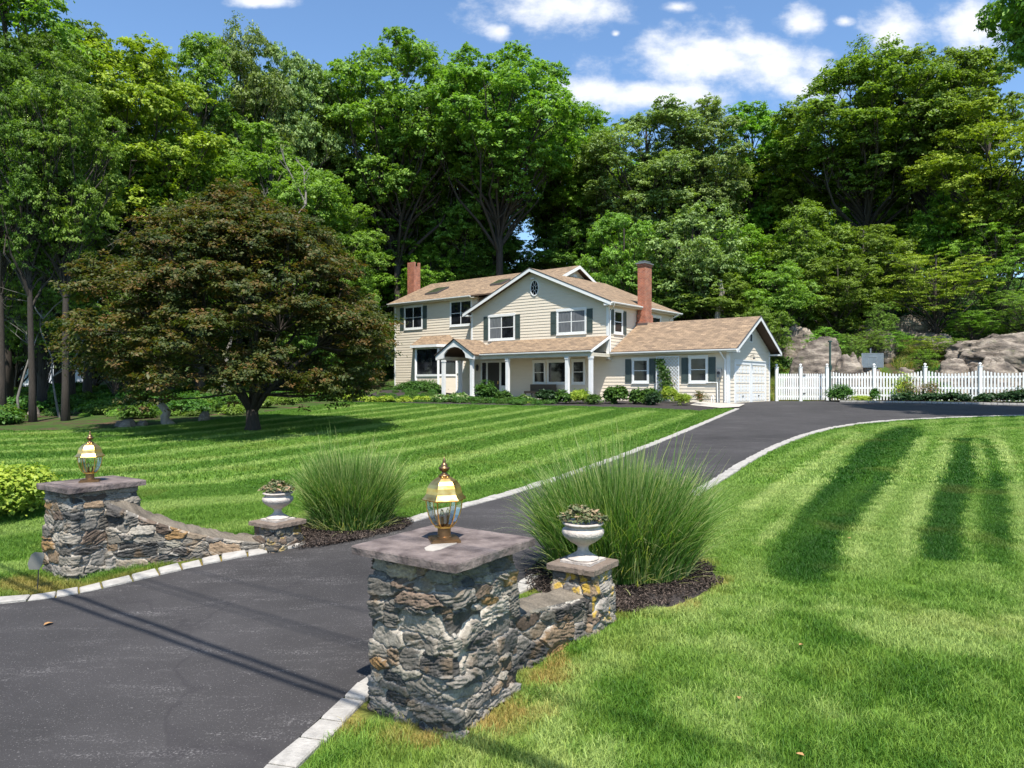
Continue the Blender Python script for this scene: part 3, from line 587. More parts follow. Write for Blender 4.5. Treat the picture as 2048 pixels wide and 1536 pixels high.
bp = N(nt_, 'ShaderNodeBump', i_Strength=.8, i_Distance=.012); L(n1.outputs[0], bp.inputs['Height']); L(bp.outputs[0], p.inputs['Normal']); M['stone'] = m

UD = R(56); ex = Vector((math.cos(UD), math.sin(UD), 0)); ey = Vector((-math.sin(UD), math.cos(UD), 0))   # ex: to the right/back, ey: to the left/back
def rect(c, a, b, ex=ex, ey=ey):
    c = Vector((*c, 0)); return [tuple((c + ex * (sx * a / 2) + ey * (sy * b / 2))[:2]) for sx, sy in ((-1, -1), (1, -1), (1, 1), (-1, 1))]
def slab(name, c, a, b, z, th, mat, parent, chip=.006, seed=0):
    """irregular flagstone cap"""
    r_ = np.random.default_rng(seed); base = rect(c, a, b); pts = []
    for i in range(4):
        p0 = Vector(base[i]); p1 = Vector(base[(i + 1) % 4])
        for k in range(12): t = k / 12; v = p0.lerp(p1, t); cc_ = Vector(c); v = v + (v - cc_).normalized() * r_.uniform(-chip, chip) * 1.3; pts.append(v)
    mb = MB(); lo = [(v.x + r_.uniform(-chip, chip), v.y + r_.uniform(-chip, chip), z) for v in pts]; mid = [(v.x, v.y, z + th * .82 + r_.uniform(-.002, .002)) for v in pts]
    hi = [((v.x - c[0]) * (1 - .012 / a) + c[0], (v.y - c[1]) * (1 - .012 / a) + c[1], z + th) for v in pts]
    mb.face(lo[::-1]); n = len(lo)
    for A_, B_ in ((lo, mid), (mid, hi)):
        for i in range(n): j = (i + 1) % n; mb.face([A_[i], A_[j], B_[j], B_[i]])
    mb.face(hi); return mb.build(name, mat, parent, world=True)

def center_of(px, py, ztop):  # cap centre from a pixel on a plane of given height
    Yd = (HC - ztop) / ((py - 768) / FP); return ((px - 1024) / FP * Yd, Yd)
# right gate pillar: cap corners measured -> front (-.376,4.69) left (-1.16,5.25) right (.163,5.5)
zR = 1.21; cR = (-.505, 5.365)
pR = empty('gate_pillar', (cR[0], cR[1], Tz(*cR))); tag(pR, 'near square fieldstone gate pillar with brownstone cap in the centre foreground, grass at its foot', 'pillar', 'stone gate pillars')
stonework('stone_shaft', rect(cR, .755, .755), T, lambda x, y: x * 0 + zR - .055, .0065, 11, pR, sw=(.09, .34), sh=(.03, .15), depth=.038)
slab('capstone', cR, .985, .985, zR - .062, .062, M['capstone'], pR, seed=3)
# pale mortar patch smeared on the cap by the lantern
mb = MB(); pc = [(cR[0] + x, cR[1] + y) for x, y in [(.02, .02), (-.05, -.05), (-.10, -.13), (-.13, -.22), (-.11, -.30), (-.06, -.32), (-.01, -.27), (.04, -.17), (.09, -.08), (.10, -.01)]]
mb.prism([(x, y, zR - .004) for x, y in pc], [(x, y, zR + .0035) for x, y in pc]); mb.build('mortar_patch', simple('pale_mortar', (.44, .40, .35), (.36, .32, .27), 14, .9, .3, 60), pR, world=True)
# left gate pillar
zL = 1.165; cL = (-5.32, 9.0)
pL = empty('gate_pillar', (cL[0], cL[1], Tz(*cL))); tag(pL, 'far square fieldstone gate pillar left of the driveway, joined to the curving low wall', 'pillar', 'stone gate pillars')
stonework('stone_shaft', rect(cL, .78, .68), T, lambda x, y: x * 0 + zL - .058, .009, 23, pL, sw=(.12, .36), sh=(.04, .15), depth=.034)
slab('capstone', cL, .94, .83, zL - .068, .068, M['capstone'], pL, seed=8)
# pedestals
def pedestal(c, ztop, lab, seed, a=.50, b=.49, lich=.6):
    o = empty('urn_pedestal', (c[0], c[1], Tz(*c))); tag(o, lab, 'pedestal', 'low stone pedestals under the urns')
    stonework('stone_shaft', rect(c, a * .86, b * .86), T, lambda x, y: x * 0 + ztop - .05, .008, seed, o, sw=(.1, .3), sh=(.04, .12), depth=.028, lichen=lich)
    slab('capstone', c, a, b, ztop - .055, .055, M['capgrey'], o, seed=seed, chip=.004); return o
cPR = (1.02 * 6.6 / 6.6 - .005, 6.66); cPR = (.665, 6.65)
pedestal(cPR, .74, 'low stone pedestal under the right urn, in front of the larger clump of tall grass', 31, lich=.8)
cPL = (-3.10, 9.40)
pedestal(cPL, .60, 'low mossy stone pedestal under the left urn at the end of the curving wall', 37, .52, .52, .35)
# wing walls
def wing(a, b, wdt, zt, lab, seed, depth, res=.01, shade=1):
    a = Vector(a); b = Vector(b); d = (b - a).normalized(); n = Vector((-d.y, d.x)) * wdt / 2
    K = 16; side1 = [a.lerp(b, i / K) - n for i in range(K + 1)]; side2 = [b.lerp(a, i / K) + n for i in range(K + 1)]
    o = empty('wing_wall', (*((a + b) / 2), Tz(*((a + b) / 2)))); tag(o, lab, 'wall', 'low stone wing walls')
    Lw = (b - a).length
    f = lambda x, y: zt(np.clip(((x - a.x) * d.x + (y - a.y) * d.y) / Lw, 0, 1))
    stonework('stone_face', [tuple(p) for p in side1 + side2], T, f, res, seed, o, capfill=True, sw=(.10, .36), sh=(.04, .16), depth=depth, shade=shade); return o
wL0 = Vector(cL) + Vector(ex[:2]) * .30 - Vector(ey[:2]) * .2; wL1 = Vector(cPL) - Vector(ex[:2]) * .0 + Vector((-.12, -.02))
wing((-5.02, 8.93), (-3.2, 9.42), .28, lambda t: .93 - 1.08 * t + .48 * t * t, 'low stone wall sweeping down from the far gate pillar to the left urn pedestal', 41, .036)
wing((-.15, 5.82), (.58, 6.52), .30, lambda t: .53 - .05 * t, 'short low stone wall between the near gate pillar and the right urn pedestal', 43, .034, .008, .72)

# lanterns
def lantern(c, z, lab, rot):
    o = empty('post_lantern', (c[0], c[1], z), rot); o.scale = (1.1, 1.1, .95); tag(o, lab, 'lantern', 'brass lanterns on the gate pillars')
    mb = MB(); mb.box((-.10, -.10, 0), (.10, .10, .018)); mb.box((-.088, -.088, .018), (.088, .088, .026)); mb.build('base_plate', M['bronze'], o, bevel=.003)
    mb = MB(); mb.lathe((0, 0, .026), [(.052, 0), (.052, .01), (.046, .014), (.046, .075), (.052, .08), (.052, .09), (.03, .092)], 24); mb.build('neck', M['bronze'], o, smooth=False)
    zc = .116; Hc = .225
    prof = [(.060, 0), (.083, .03), (.104, .08), (.119, .14), (.124, .19), (.127, Hc)]
    mb = MB(); mb.lathe((0, 0, zc - .012), [(.04, 0), (.066, .004), (.066, .016), (.05, .018)], 6); cup = mb.build('cup', M['brass'], o)
    for k in range(6):
        t = 2 * math.pi * k / 6; mb = MB(); pts = [(r * math.cos(t), r * math.sin(t), zc + h) for r, h in prof]; mb.tube(pts, .0048, 6); mb.build('rib', M['brass'], o)
        mb = MB(); t2 = t + math.pi / 3
        for (r0, h0), (r1, h1) in zip(prof[:-1], prof[1:]): mb.face([(r0 * math.cos(t), r0 * math.sin(t), zc + h0), (r0 * math.cos(t2), r0 * math.sin(t2), zc + h0), (r1 * math.cos(t2), r1 * math.sin(t2), zc + h1), (r1 * math.cos(t), r1 * math.sin(t), zc + h1)])
        mb.build('pane', M['glass'], o)
    for (qx, qy, hh) in ((.025, .0, .13), (-.015, .02, .115), (-.015, -.022, .12)):
        mb = MB(); mb.tube([(qx * .3, qy * .3, zc), (qx, qy, zc + .03), (qx, qy, zc + hh * .6)], .009, 8); cs_ = mb.build('candle_sleeve', M['bronze'], o)
        mb = MB(); mb.lathe((qx, qy, zc + hh * .6), [(.006, 0), (.013, .02), (.012, .04), (.002, .065)], 10); mb.build('bulb', M['glass'], o, smooth=True)
    zh = zc + Hc; mb = MB()
    mb.lathe((0, 0, zh), [(.118, -.004), (.150, -.012), (.154, -.004), (.150, .004), (.137, .018), (.126, .038), (.121, .06), (.117, .085), (.105, .112), (.085, .138), (.060, .158), (.040, .170), (.036, .176), (.015, .178)], 6, 0.0); hood = mb.build('hood', M['brass'], o)
    mb = MB(); mb.lathe((0, 0, zh + .176), [(.040, 0), (.040, .006), (.028, .012), (.018, .022), (.016, .034), (.030, .045), (.034, .052), (.034, .058), (.041, .062), (.038, .068), (.022, .074), (.025, .084), (.018, .098), (.010, .106), (.012, .112), (.009, .128), (.004, .140), (.001, .158)], 20); mb.build('finial', M['bronze'], hood, smooth=True)
    return o
lc = (cR[0] - .01, cR[1] + .03)
lantern(lc, zR + .001, 'polished brass hexagonal lantern on the near gate pillar, a pale mortar patch at its foot', R(14))
lantern((cL[0] - .03, cL[1] + .0), zL + .001, 'brass lantern on the far gate pillar, its hood glaring bright in the sun', R(23.6))

# urns
def urn(c, z, lab, seed, s=1.0):
    o = empty('garden_urn', (c[0], c[1], z), UD); o.scale = (1.04, 1.04, .84); tag(o, lab, 'urn', 'pale footed urns')
    mb = MB(); mb.box((-.15, -.15, 0), (.15, .15, .028)); mb.build('plinth', M['urn'], o, bevel=.006)
    mb = MB(); k = 64; prof = [(.13, .028), (.142, .034), (.138, .046), (.115, .062), (.085, .085), (.062, .105), (.05, .13), (.046, .16), (.052, .168), (.054, .176), (.075, .195), (.115, .222), (.155, .262), (.180, .298), (.188, .330), (.182, .358), (.166, .372), (.160, .378), (.156, .395), (.160, .405), (.178, .412), (.186, .422), (.184, .434), (.172, .440), (.150, .438), (.148, .40), (.01, .395)]
    i0 = 0
    for (r, h) in prof:
        for j in range(k):
            t = 2 * math.pi * j / k; g_ = 1 + (.022 * abs(math.sin(t * 8)) if .25 < h < .368 else 0); mb.v.append((r * g_ * math.cos(t), r * g_ * math.sin(t), h))
    for i in range(len(prof) - 1):
        for j in range(k): mb.f.append([i * k + j, i * k + (j + 1) % k, (i + 1) * k + (j + 1) % k, (i + 1) * k + j]); mb.uv.append([(0, 0)] * 4)
    mb.f.append([(len(prof) - 1) * k + j for j in range(k)]); mb.uv.append([(0, 0)] * k)
    mb.build('bowl', M['urn'], o, smooth=True); return o
urn(cPR, .742, 'pale stone urn on the right pedestal in front of the larger clump of tall grass', 1)
urn(cPL, .602, 'pale stone urn on the left pedestal beside the smaller clump of tall grass', 2)

# ------------------------------------------------------------ leaves
M['L_urn'] = leafmat('succulent_leaf', (0.05, 0.07, 0.03), (0.42, 0.28, 0.18), .15, c3=(.14, .17, .08))
M['L_shrub'] = leafmat('shrub_leaf', (0.022, 0.065, 0.012), (0.09, 0.19, 0.03), .25, objvar=.3)
M['L_lime'] = leafmat('lime_leaf', (0.17, 0.26, 0.03), (0.42, 0.48, 0.07), .3)
M['L_hosta'] = leafmat('hosta_leaf', (0.09, 0.17, 0.05), (0.50, 0.52, 0.28), .25, c3=(.12, .22, .06))
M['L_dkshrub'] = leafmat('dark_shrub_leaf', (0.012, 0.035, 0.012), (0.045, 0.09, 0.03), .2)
M['L_pink'] = leafmat('rose_leaf', (0.05, 0.07, 0.02), (0.30, 0.12, 0.08), .25, c3=(.09, .12, .03))
M['L_mid'] = leafmat('oak_leaf', (0.065, 0.125, 0.020), (0.25, 0.38, 0.070), .34, objvar=.35)
M['L_grey'] = leafmat('ash_leaf', (0.085, 0.135, 0.040), (0.30, 0.39, 0.135), .26, objvar=.3)
M['L_bright'] = leafmat('bright_maple_leaf', (0.065, 0.14, 0.014), (0.24, 0.42, 0.050), .3, objvar=.2)
M['L_yellow'] = leafmat('yellow_green_leaf', (0.09, 0.155, 0.015), (0.35, 0.44, 0.055), .28, objvar=.2)
M['L_dark'] = leafmat('dark_leaf', (0.04, 0.085, 0.014), (0.15, 0.25, 0.04), .3, objvar=.3)
M['L_maple'] = leafmat('bronze_maple_leaf', (0.030, 0.050, 0.015), (0.165, 0.088, 0.034), .3, c3=(0.088, 0.105, 0.030))
def leaves(C_, s, aspect, up=.8, outw=None, rnd=.7, r_=None, tint=None, droop=0):
    """C_: (n,3) centres -> six-point leaves folded along the rib"""
    n = len(C_); nr = r_.normal(size=(n, 3)) * rnd; nr[:, 2] += up
    if outw is not None: nr += outw
    nr /= np.linalg.norm(nr, axis=1)[:, None]; a = r_.normal(size=(n, 3)); a -= (a * nr).sum(1)[:, None] * nr; a /= np.linalg.norm(a, axis=1)[:, None]; b = np.cross(nr, a)
    L_ = s * r_.uniform(.65, 1.25, (n, 1)); W_ = L_ * aspect
    V = np.stack([C_ - a * L_ * .5, C_ - a * L_ * .08 + b * W_ * .5 + nr * L_ * .06, C_ + a * L_ * .5 - nr * L_ * .08, C_ - a * L_ * .08 - b * W_ * .5 + nr * L_ * .06], 1)
    return V.reshape(-1, 3), np.arange(n * 4).reshape(n, 4), (tint if tint is not None else r_.uniform(0, 1, n))
def clump_leaves(cen, rad, nsub, nleaf, s, seed, aspect=.6, flat=.45, up=.8, shell=(.6, 1.0), low=-.3, sub=.22, tvar=(.62, .38)):
    """leaf sprays on the shell of ellipsoids; cen (k,3), rad (k,3)"""
    r_ = np.random.default_rng(seed); cen = np.atleast_2d(cen); rad = np.atleast_2d(rad); k = len(cen); tot = k * nsub
    d = r_.normal(size=(tot, 3)); d[:, 2] = np.where(d[:, 2] < low, -d[:, 2] * .6, d[:, 2]); d /= np.linalg.norm(d, axis=1)[:, None]
    ci = np.repeat(np.arange(k), nsub); sc_ = cen[ci] + d * rad[ci] * r_.uniform(*shell, (tot, 1)); 
    ctint = r_.uniform(0, 1, tot)
    n = tot * nleaf; si = np.repeat(np.arange(tot), nleaf); sg = rad[ci][si].mean(1) * sub
    off = r_.normal(size=(n, 3)) * sg[:, None]; off[:, 2] = off[:, 2] * flat - .25 * np.hypot(off[:, 0], off[:, 1])
    C_ = sc_[si] + off; tint = np.clip(ctint[si] * tvar[0] + r_.uniform(0, 1, n) * tvar[1], 0, 1)
    return leaves(C_, s, aspect, up, d[si] * .75, .5, r_, tint)
def leafmesh(name, parts):
    V = []; Fc = []; t = []; o = 0
    for v, f, q in parts: V.append(v); Fc.append(f + o); t.append(q); o += len(v)
    return np_mesh(name, np.concatenate(V), np.concatenate(Fc), fattr={'tint': np.concatenate(t)})
def shrub_mesh(seed, nsub=60, nleaf=14, s=.1, rad=(1, 1, .8), aspect=.6, lobes=5, **kw):
    r_ = np.random.default_rng(seed); cen = [(0, 0, .45 * rad[2])]; rr = [np.array(rad) * .8]
    for i in range(lobes):
        a = r_.uniform(0, 6.28); q = r_.uniform(.3, .6); cen.append((math.cos(a) * q * rad[0], math.sin(a) * q * rad[1], r_.uniform(.35, .75) * rad[2])); rr.append(np.array(rad) * r_.uniform(.35, .55))
    return leafmesh('foliage', [clump_leaves(np.array(cen), np.array(rr), nsub, nleaf, s, seed, aspect, **kw)])

# plants in the urns
for c, z, sd, lab in ((cPR, .742 + .34, 5, 'small mixed succulents growing in the right urn'), (cPL, .602 + .34, 6, 'small pale succulents growing in the left urn')):
    cen = np.array([(c[0] + x, c[1] + y, z + q) for x, y, q in [(-.15, -.02, .07), (.10, .02, .09), (0, .05, .12), (-.02, -.08, .06), (.16, -.06, .06), (-.07, .03, .13)]]); rr = np.tile((.065, .065, .06), (6, 1))
    me = leafmesh('urn_plant', [clump_leaves(cen, rr, 22, 8, .05, sd, .45, up=1.0, low=-.1, sub=.3)]); me.transform(Matrix.Translation((-c[0], -c[1], -z)))
    o = link('urn_plant', me, M['L_urn']); o.location = (c[0], c[1], z); tag(o, lab, 'plant', 'plants in the urns')

# tall ornamental grasses
def tallgrass(name, cen, foot, n, h, spread, seed, lab, wd=.0056, mat=None):
    r_ = np.random.default_rng(seed); a = r_.uniform(0, 2 * np.pi, n); q = np.sqrt(r_.uniform(0, 1, n)); fx, fy = foot
    bx, by = q * np.cos(a) * fx, q * np.sin(a) * fy; az = a + r_.normal(0, .55, n); lean = (.12 + .75 * q ** 1.4) * r_.uniform(.45, 1.35, n); lean = np.where(r_.uniform(0, 1, n) < .10, lean * 1.5, lean); tall_ = np.where(r_.uniform(0, 1, n) < .07, 1.28, 1.0)
    Lb = h * r_.uniform(.62, 1.18, n) * (1 - .22 * q) * tall_; K = 9; V = np.zeros((n, K, 2, 3)); t = np.linspace(0, 1, K)
    th0 = lean * spread * .42; bend = lean * spread * r_.uniform(.5, 1.7, n); dead = r_.uniform(0, 1, n) < .07; Lb = np.where(dead, Lb * .42, Lb); th0 = np.where(dead, th0 + r_.uniform(.2, 1.0, n), th0); az = az + 1.2 * (fbm(bx * 5, by * 5, 0, seed) - .5); Lb = Lb * (.84 + .42 * fbm(bx * 4, by * 4, 3, seed))
    px = np.zeros(n); pz = np.zeros(n); rx, ry = np.cos(az), np.sin(az); tw = r_.uniform(0, np.pi, n)
    wxv, wyv = np.cos(tw), np.sin(tw)
    for i in range(K):
        if i: th = np.minimum(th0 + bend * t[i] ** 1.9, 2.2); px = px + np.sin(th) * Lb / (K - 1); pz = pz + np.cos(th) * Lb / (K - 1)
        wv = wd * (1 - t[i] ** 3 * .92) * r_.uniform(.9, 1.1, n); X_ = bx + rx * px; Y_ = by + ry * px
        V[:, i, 0] = np.c_[X_ - wxv * wv, Y_ - wyv * wv, pz]; V[:, i, 1] = np.c_[X_ + wxv * wv, Y_ + wyv * wv, pz]
    b_ = (np.arange(n) * K * 2)[:, None, None]; s_ = (np.arange(K - 1) * 2)[None, :, None]; Fc = (b_ + s_ + np.array([0, 1, 3, 2])[None, None]).reshape(-1, 4)
    tint = np.repeat(np.where(dead, 1.0, r_.uniform(0, .82, n)), K - 1); ht = np.tile(t[:-1], n); tint = np.clip(tint + .18 * (ht > .75), 0, 1)
    me = np_mesh(name, V.reshape(-1, 3), Fc, fattr={'tint': tint}); o = link(name, me, mat or M['tall']); o.location = (cen[0], cen[1], Tz(*cen)); return tag(o, lab, 'ornamental grass', 'clumps of tall grass by the gate')
m = leafmat('tall_grass_blade', (0.05, 0.115, 0.018), (0.44, 0.44, 0.20), .3, rough=.42, c3=(0.14, 0.27, 0.055)); M['tall'] = m
tallgrass('ornamental_grass', (1.22, 7.95), (.74, .52), 8600, 1.22, .78, 3, 'wide pale-tipped clump of tall arching grass behind the right urn')
tallgrass('ornamental_grass', (-2.3, 10.15), (.50, .36), 6800, 1.05, .70, 4, 'smaller bright green clump of tall grass beside the left urn')

# lawn scatter
PB = [proto('grass_tuft', blades_mesh('grass_tuft', 84, .095, .062, .0021, .75, s), M['blades']) for s in (1, 2, 3)]
PC = [proto('grass_tuft_far', blades_mesh('grass_tuft_far', 42, .14, .065, .0065, .7, s), M['blades']) for s in (4, 5)]
avoid_near = [mul1, mul2, rect(cR, .82, .82), rect(cL, .82, .76), rect(cPR, .46, .46), rect(cPL, .46, .46)]
wallA = [(-5.0, 8.75), (-3.1, 9.25), (-3.2, 9.6), (-5.0, 9.1)]; wallB = [(0, 5.7), (.7, 6.4), (.5, 6.7), (-.25, 5.95)]
xy = pts_in([lawnL, lawnR], 3.3, 13.5, -12, 12, 200, .03, avoid_near + [wallA, wallB], seed=1)
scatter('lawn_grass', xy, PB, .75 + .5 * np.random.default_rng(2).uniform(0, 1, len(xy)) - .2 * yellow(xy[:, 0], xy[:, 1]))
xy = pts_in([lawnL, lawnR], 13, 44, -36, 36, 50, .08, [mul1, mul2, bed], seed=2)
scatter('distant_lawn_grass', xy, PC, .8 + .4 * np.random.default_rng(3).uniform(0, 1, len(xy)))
# loose bark chips on the mulch
r9 = np.random.default_rng(4); n9 = 260; a9 = r9.uniform(0, 6.283, n9); q9 = .2 * np.sqrt(r9.uniform(0, 1, n9)); v9, f9, t9 = leaves(np.c_[q9 * np.cos(a9), q9 * np.sin(a9), r9.uniform(.0, .035, n9)], .045, .28, 1.2, None, .7, r9)
MC = leafmat('bark_chip', (.018, .014, .012), (.14, .105, .085), .0, .9, c3=(.05, .038, .032)); CH = [proto('chip_patch', np_mesh('chip_patch', v9, f9, fattr={'tint': t9}), MC)]
r9 = np.random.default_rng(5); x9 = np.r_[r9.uniform(-.2, 2.6, 500), r9.uniform(-3.6, -1.1, 500)]; y9 = np.r_[r9.uniform(6.5, 9, 500), r9.uniform(9, 11, 500)]; k9 = (inside(mul1, x9, y9) & (pdist(mul1, x9, y9, True) > .13)) | (inside(mul2, x9, y9) & (pdist(mul2, x9, y9, True) > .13)); k9 &= ~inside(rect(cPR, .6, .6), x9, y9) & ~inside(rect(cPL, .6, .6), x9, y9)
scatter('bark_mulch', np.c_[x9[k9], y9[k9]], CH, .7 + 0 * x9[k9] + .4 * r9.uniform(0, 1, k9.sum()), 'dark bark chips under the clumps of tall grass', cat='mulch', sink=-.025)
# fallen leaves
r_ = random.Random(5); ML = simple('dry_leaf', (.45, .26, .10), (.3, .14, .06), 20, .7)
for i, (px, py, lab) in enumerate([(1602, 1303, 'curled tan leaf on the lawn right of the near pillar'), (1478, 1412, 'small reddish leaf on the lawn low in the picture'), (1300, 1160, 'pale dry leaf on the mulch under the tall grass'), (1698, 1085, 'pale leaf in the sunny lawn beside a dark mown stripe'), (97, 1253, 'curled pale leaf lying on the asphalt at left'), (1600, 1528, 'orange leaf on the grass at the bottom edge')]):
    x, y = G(px, py); mb = MB(); z = Tz(x, y) + (.02 if i == 4 else .055); a = r_.uniform(0, 6); ln_ = .10 if i == 4 else .05
    c_, s_ = math.cos(a), math.sin(a)
    def q(u, v, h): return (x + (u * c_ - v * s_) * ln_, y + (u * s_ + v * c_) * ln_, z + h * ln_)
    mb.face([q(-.5, 0, 0), q(-.2, -.3, .12), q(.2, -.25, .15), q(.55, 0, .05), q(0, 0, .02)]); mb.face([q(-.5, 0, 0), q(0, 0, .02), q(.55, 0, .05), q(.2, .3, .2), q(-.25, .3, .1)])
    o = mb.build('fallen_leaf', ML); tag(o, lab, 'leaf', 'fallen leaves')
# reflector paddle on a stake at the far pillar
bx, by = G(74, 1184); o = empty('reflector_stake', (bx, by, Tz(bx, by))); tag(o, 'tilted grey paddle-shaped reflector on a thin stake at the foot of the far pillar', 'reflector')
mb = MB(); mb.tube([(0, 0, -.05), (.03, 0, .42)], .006, 6); mb.build('stake', M['dark'], o)
mb = MB(); pr = [(-.10, -.03), (-.06, .07), (-.02, .10), (.085, .09), (.09, .05), (.06, -.06), (.03, -.10), (-.085, -.10)]; mb.prism([(x, -.012, .36 + y) for x, y in pr], [(x, -.004, .36 + y) for x, y in pr]); pd_ = mb.build('paddle', M['reflector'], o)
# overhead service cables behind the camera: only their shadows reach the picture
def cable(a, b, h, r_c, lab):
    sh = Vector((SUN.x / SUN.z, SUN.y / SUN.z)); A_ = Vector(G(*a)); B_ = Vector(G(*b)); d = (B_ - A_); P_ = []
    for i in range(25):
        t = -6 + i * 13 / 24 * 1.0; g_ = A_ + d * t; P_.append((g_.x + sh.x * h, g_.y + sh.y * h, h + .012 * (t * d.length) ** 2 * .15))
    mb = MB(); mb.tube(P_, r_c, 6); return tag(mb.build('utility_cable', M['cable']), lab, 'cable', 'overhead cables along the road')
cable((117, 1203), (664, 1400), 6.6, .027, 'lower black overhead cable nearer the road'); cable((152, 1195), (680, 1388), 6.6, .027, 'lower black overhead cable nearer the house')
cable((344, 1175), (750, 1295), 9.5, .013, 'higher thick overhead cable over the drive'); cable((449, 1154), (746, 1224), 10.2, .009, 'highest and thinnest overhead cable'); cable((325, 1182), (750, 1306), 9.5, .009, 'thin cable running beside the higher thick one')

# ------------------------------------------------------------ house (local frame: x along the facade, y into the house, z as in the world)
HA = math.atan2(-.629, .777)
house = empty('house', (5.785, 42.0, 0), HA); tag(house, 'two-storey cream clapboard house with tan shingle roofs, front porch and attached garage', 'house')
def hw(u, v, z=0): return Vector((5.785 + .777 * u + .629 * v, 42 - .629 * u + .777 * v, z))
def pl(plane, a, z, o=0.0):
    k, c = plane; return (a, c - o, z) if k == 'F' else (c + o, a, z)
def pbox(mb, plane, a0, a1, z0, z1, o0, o1):
    if plane[0] == 'F': mb.box((a0, plane[1] - o1, z0), (a1, plane[1] - o0, z1))
    else: mb.box((plane[1] + o0, a0, z0), (plane[1] + o1, a1, z1))
def clip_int(poly, z):
    xs = []; n = len(poly)
    for i in range(n):
        (a0, z0), (a1, z1) = poly[i], poly[(i + 1) % n]
        if z0 == z1: continue
        if min(z0, z1) <= z <= max(z0, z1): xs.append(a0 + (a1 - a0) * (z - z0) / (z1 - z0))
    return (min(xs), max(xs)) if xs else None
def siding(plane, poly, e=.19, name='siding', parent=None):
    zs = [p[1] for p in poly]; z = min(zs); zm = max(zs); mb = MB()
    while z < zm - .01:
        z1 = min(z + e, zm - .001); b = clip_int(poly, z + .001); t = clip_int(poly, z1 - .001)
        if b and t:
            mb.face([pl(plane, b[0], z, .030), pl(plane, b[1], z, .030), pl(plane, t[1], z1, .008), pl(plane, t[0], z1, .008)])
            mb.face([pl(plane, b[0], z, .004), pl(plane, b[1], z, .004), pl(plane, b[1], z, .030), pl(plane, b[0], z, .030)])
        z += e
    # backing so nothing shows between the boards
    mb.face([pl(plane, a, z, .003) for a, z in poly]); mb.face([pl(plane, a, z, -.12) for a, z in poly][::-1])
    return mb.build(name, M['siding'], parent or house)
def window(plane, a0, a1, z0, z1, kind='dh', cols=1, trim=.10, head=.14, curtain=(), name='window', parent=None):
    mb = MB(); pbox(mb, plane, a0, a0 + trim, z0, z1, .0, .06); pbox(mb, plane, a1 - trim, a1, z0, z1, .0, .06)
    pbox(mb, plane, a0 + trim, a1 - trim, z0 + .003, z0 + trim, .0, .058); pbox(mb, plane, a0 - .03, a1 + .03, z1 - head, z1 + .02, .0, .075); pbox(mb, plane, a0 - .02, a1 + .02, z0 - .05, z0, .0, .085)
    w_ = mb.build(name, M['white'], parent or house); A0, A1, Z0, Z1 = a0 + trim, a1 - trim, z0 + trim, z1 - head; W = (A1 - A0) / cols
    for c in range(cols):
        x0, x1 = A0 + W * c, A0 + W * (c + 1); mb = MB(); r = .035
        pbox(mb, plane, x0, x0 + r, Z0, Z1, .0, .042); pbox(mb, plane, x1 - r, x1, Z0, Z1, .0, .042); pbox(mb, plane, x0 + r, x1 - r, Z0, Z0 + r, .0, .040); pbox(mb, plane, x0 + r, x1 - r, Z1 - r, Z1, .0, .040)
        if kind == 'dh': pbox(mb, plane, x0 + r, x1 - r, (Z0 + Z1) / 2 - .02, (Z0 + Z1) / 2 + .02, .0, .044)
        mb.build('sash', M['white'], w_)
        mb = MB(); P_ = [pl(plane, x0 + r, Z0 + r, .033), pl(plane, x1 - r, Z0 + r, .033), pl(plane, x1 - r, Z1 - r, .033), pl(plane, x0 + r, Z1 - r, .033)]; mb.face(P_); mb.build('pane', M['curtain'] if c in curtain else M['pane'], w_)
    return w_
def shutter(plane, a0, a1, z0, z1):
    mb = MB(); pbox(mb, plane, a0, a1, z0, z1, .02, .045); r = .055; mb_ = mb
    pbox(mb, plane, a0, a0 + r, z0, z1, .045, .062); pbox(mb, plane, a1 - r, a1, z0, z1, .045, .062)
    zm = (z0 + z1) / 2 + .05
    for q0, q1 in ((z0, z0 + .09), (zm - .05, zm + .05), (z1 - .08, z1)): pbox(mb, plane, a0 + r, a1 - r, q0, q1, .045, .060)
    for q0, q1 in ((z0 + .13, zm - .09), (zm + .09, z1 - .12)): pbox(mb, plane, a0 + r + .025, a1 - r - .025, q0, q1, .045, .054)
    return mb.build('shutter', M['shutter'], house)
def roof(top, name='roof', th=.10, parent=None, mat=None):
    mb = MB(); mb.quadc([tuple(p) for p in top], None); lo = [(p[0], p[1], p[2] - th) for p in top]; mb.face(lo[::-1]); n = len(top)
    for i in range(n): j = (i + 1) % n; mb.face([lo[i], lo[j], top[j], top[i]])
    return mb.build(name, mat or M['shingle'], parent or house)
def board(p, q, h, t, drop=0.0, nrm=(0, -1, 0), name='fascia', mat=None, parent=None):
    """plank hanging below the line p-q, thickness t along nrm"""
    p = Vector(p); q = Vector(q); n_ = Vector(nrm) * t; a = [p + Vector((0, 0, -drop)), q + Vector((0, 0, -drop))]; lo = [x - Vector((0, 0, h)) for x in a]
    mb = MB(); mb.hexa([lo[0], lo[1], lo[1] - n_, lo[0] - n_, a[0], a[1], a[1] - n_, a[0] - n_]) ; return mb.build(name, mat or M['white'], parent or house)
FM = ('F', 0.0); FL = ('F', 0.6); FG = ('F', 0.4); SR = ('S', -.1); SG = ('S', 7.1); SM = ('S', -5.75)
ZW, ZA = 7.25, 9.8   # wing eave and ridge
sl_ = (ZA - ZW) / 5.8
siding(FM, [(-11.0, 4.3), (-.1, 4.3), (-.1, ZW + .45 * sl_ - .12), (-5.6, ZA - .14), (-11.0, ZW + .45 * sl_ - .12)], name='gable_wall')
siding(FL, [(-19.5, 1.2), (-11.0, 1.2), (-11.0, 8.62), (-19.5, 8.62)], name='left_wall')
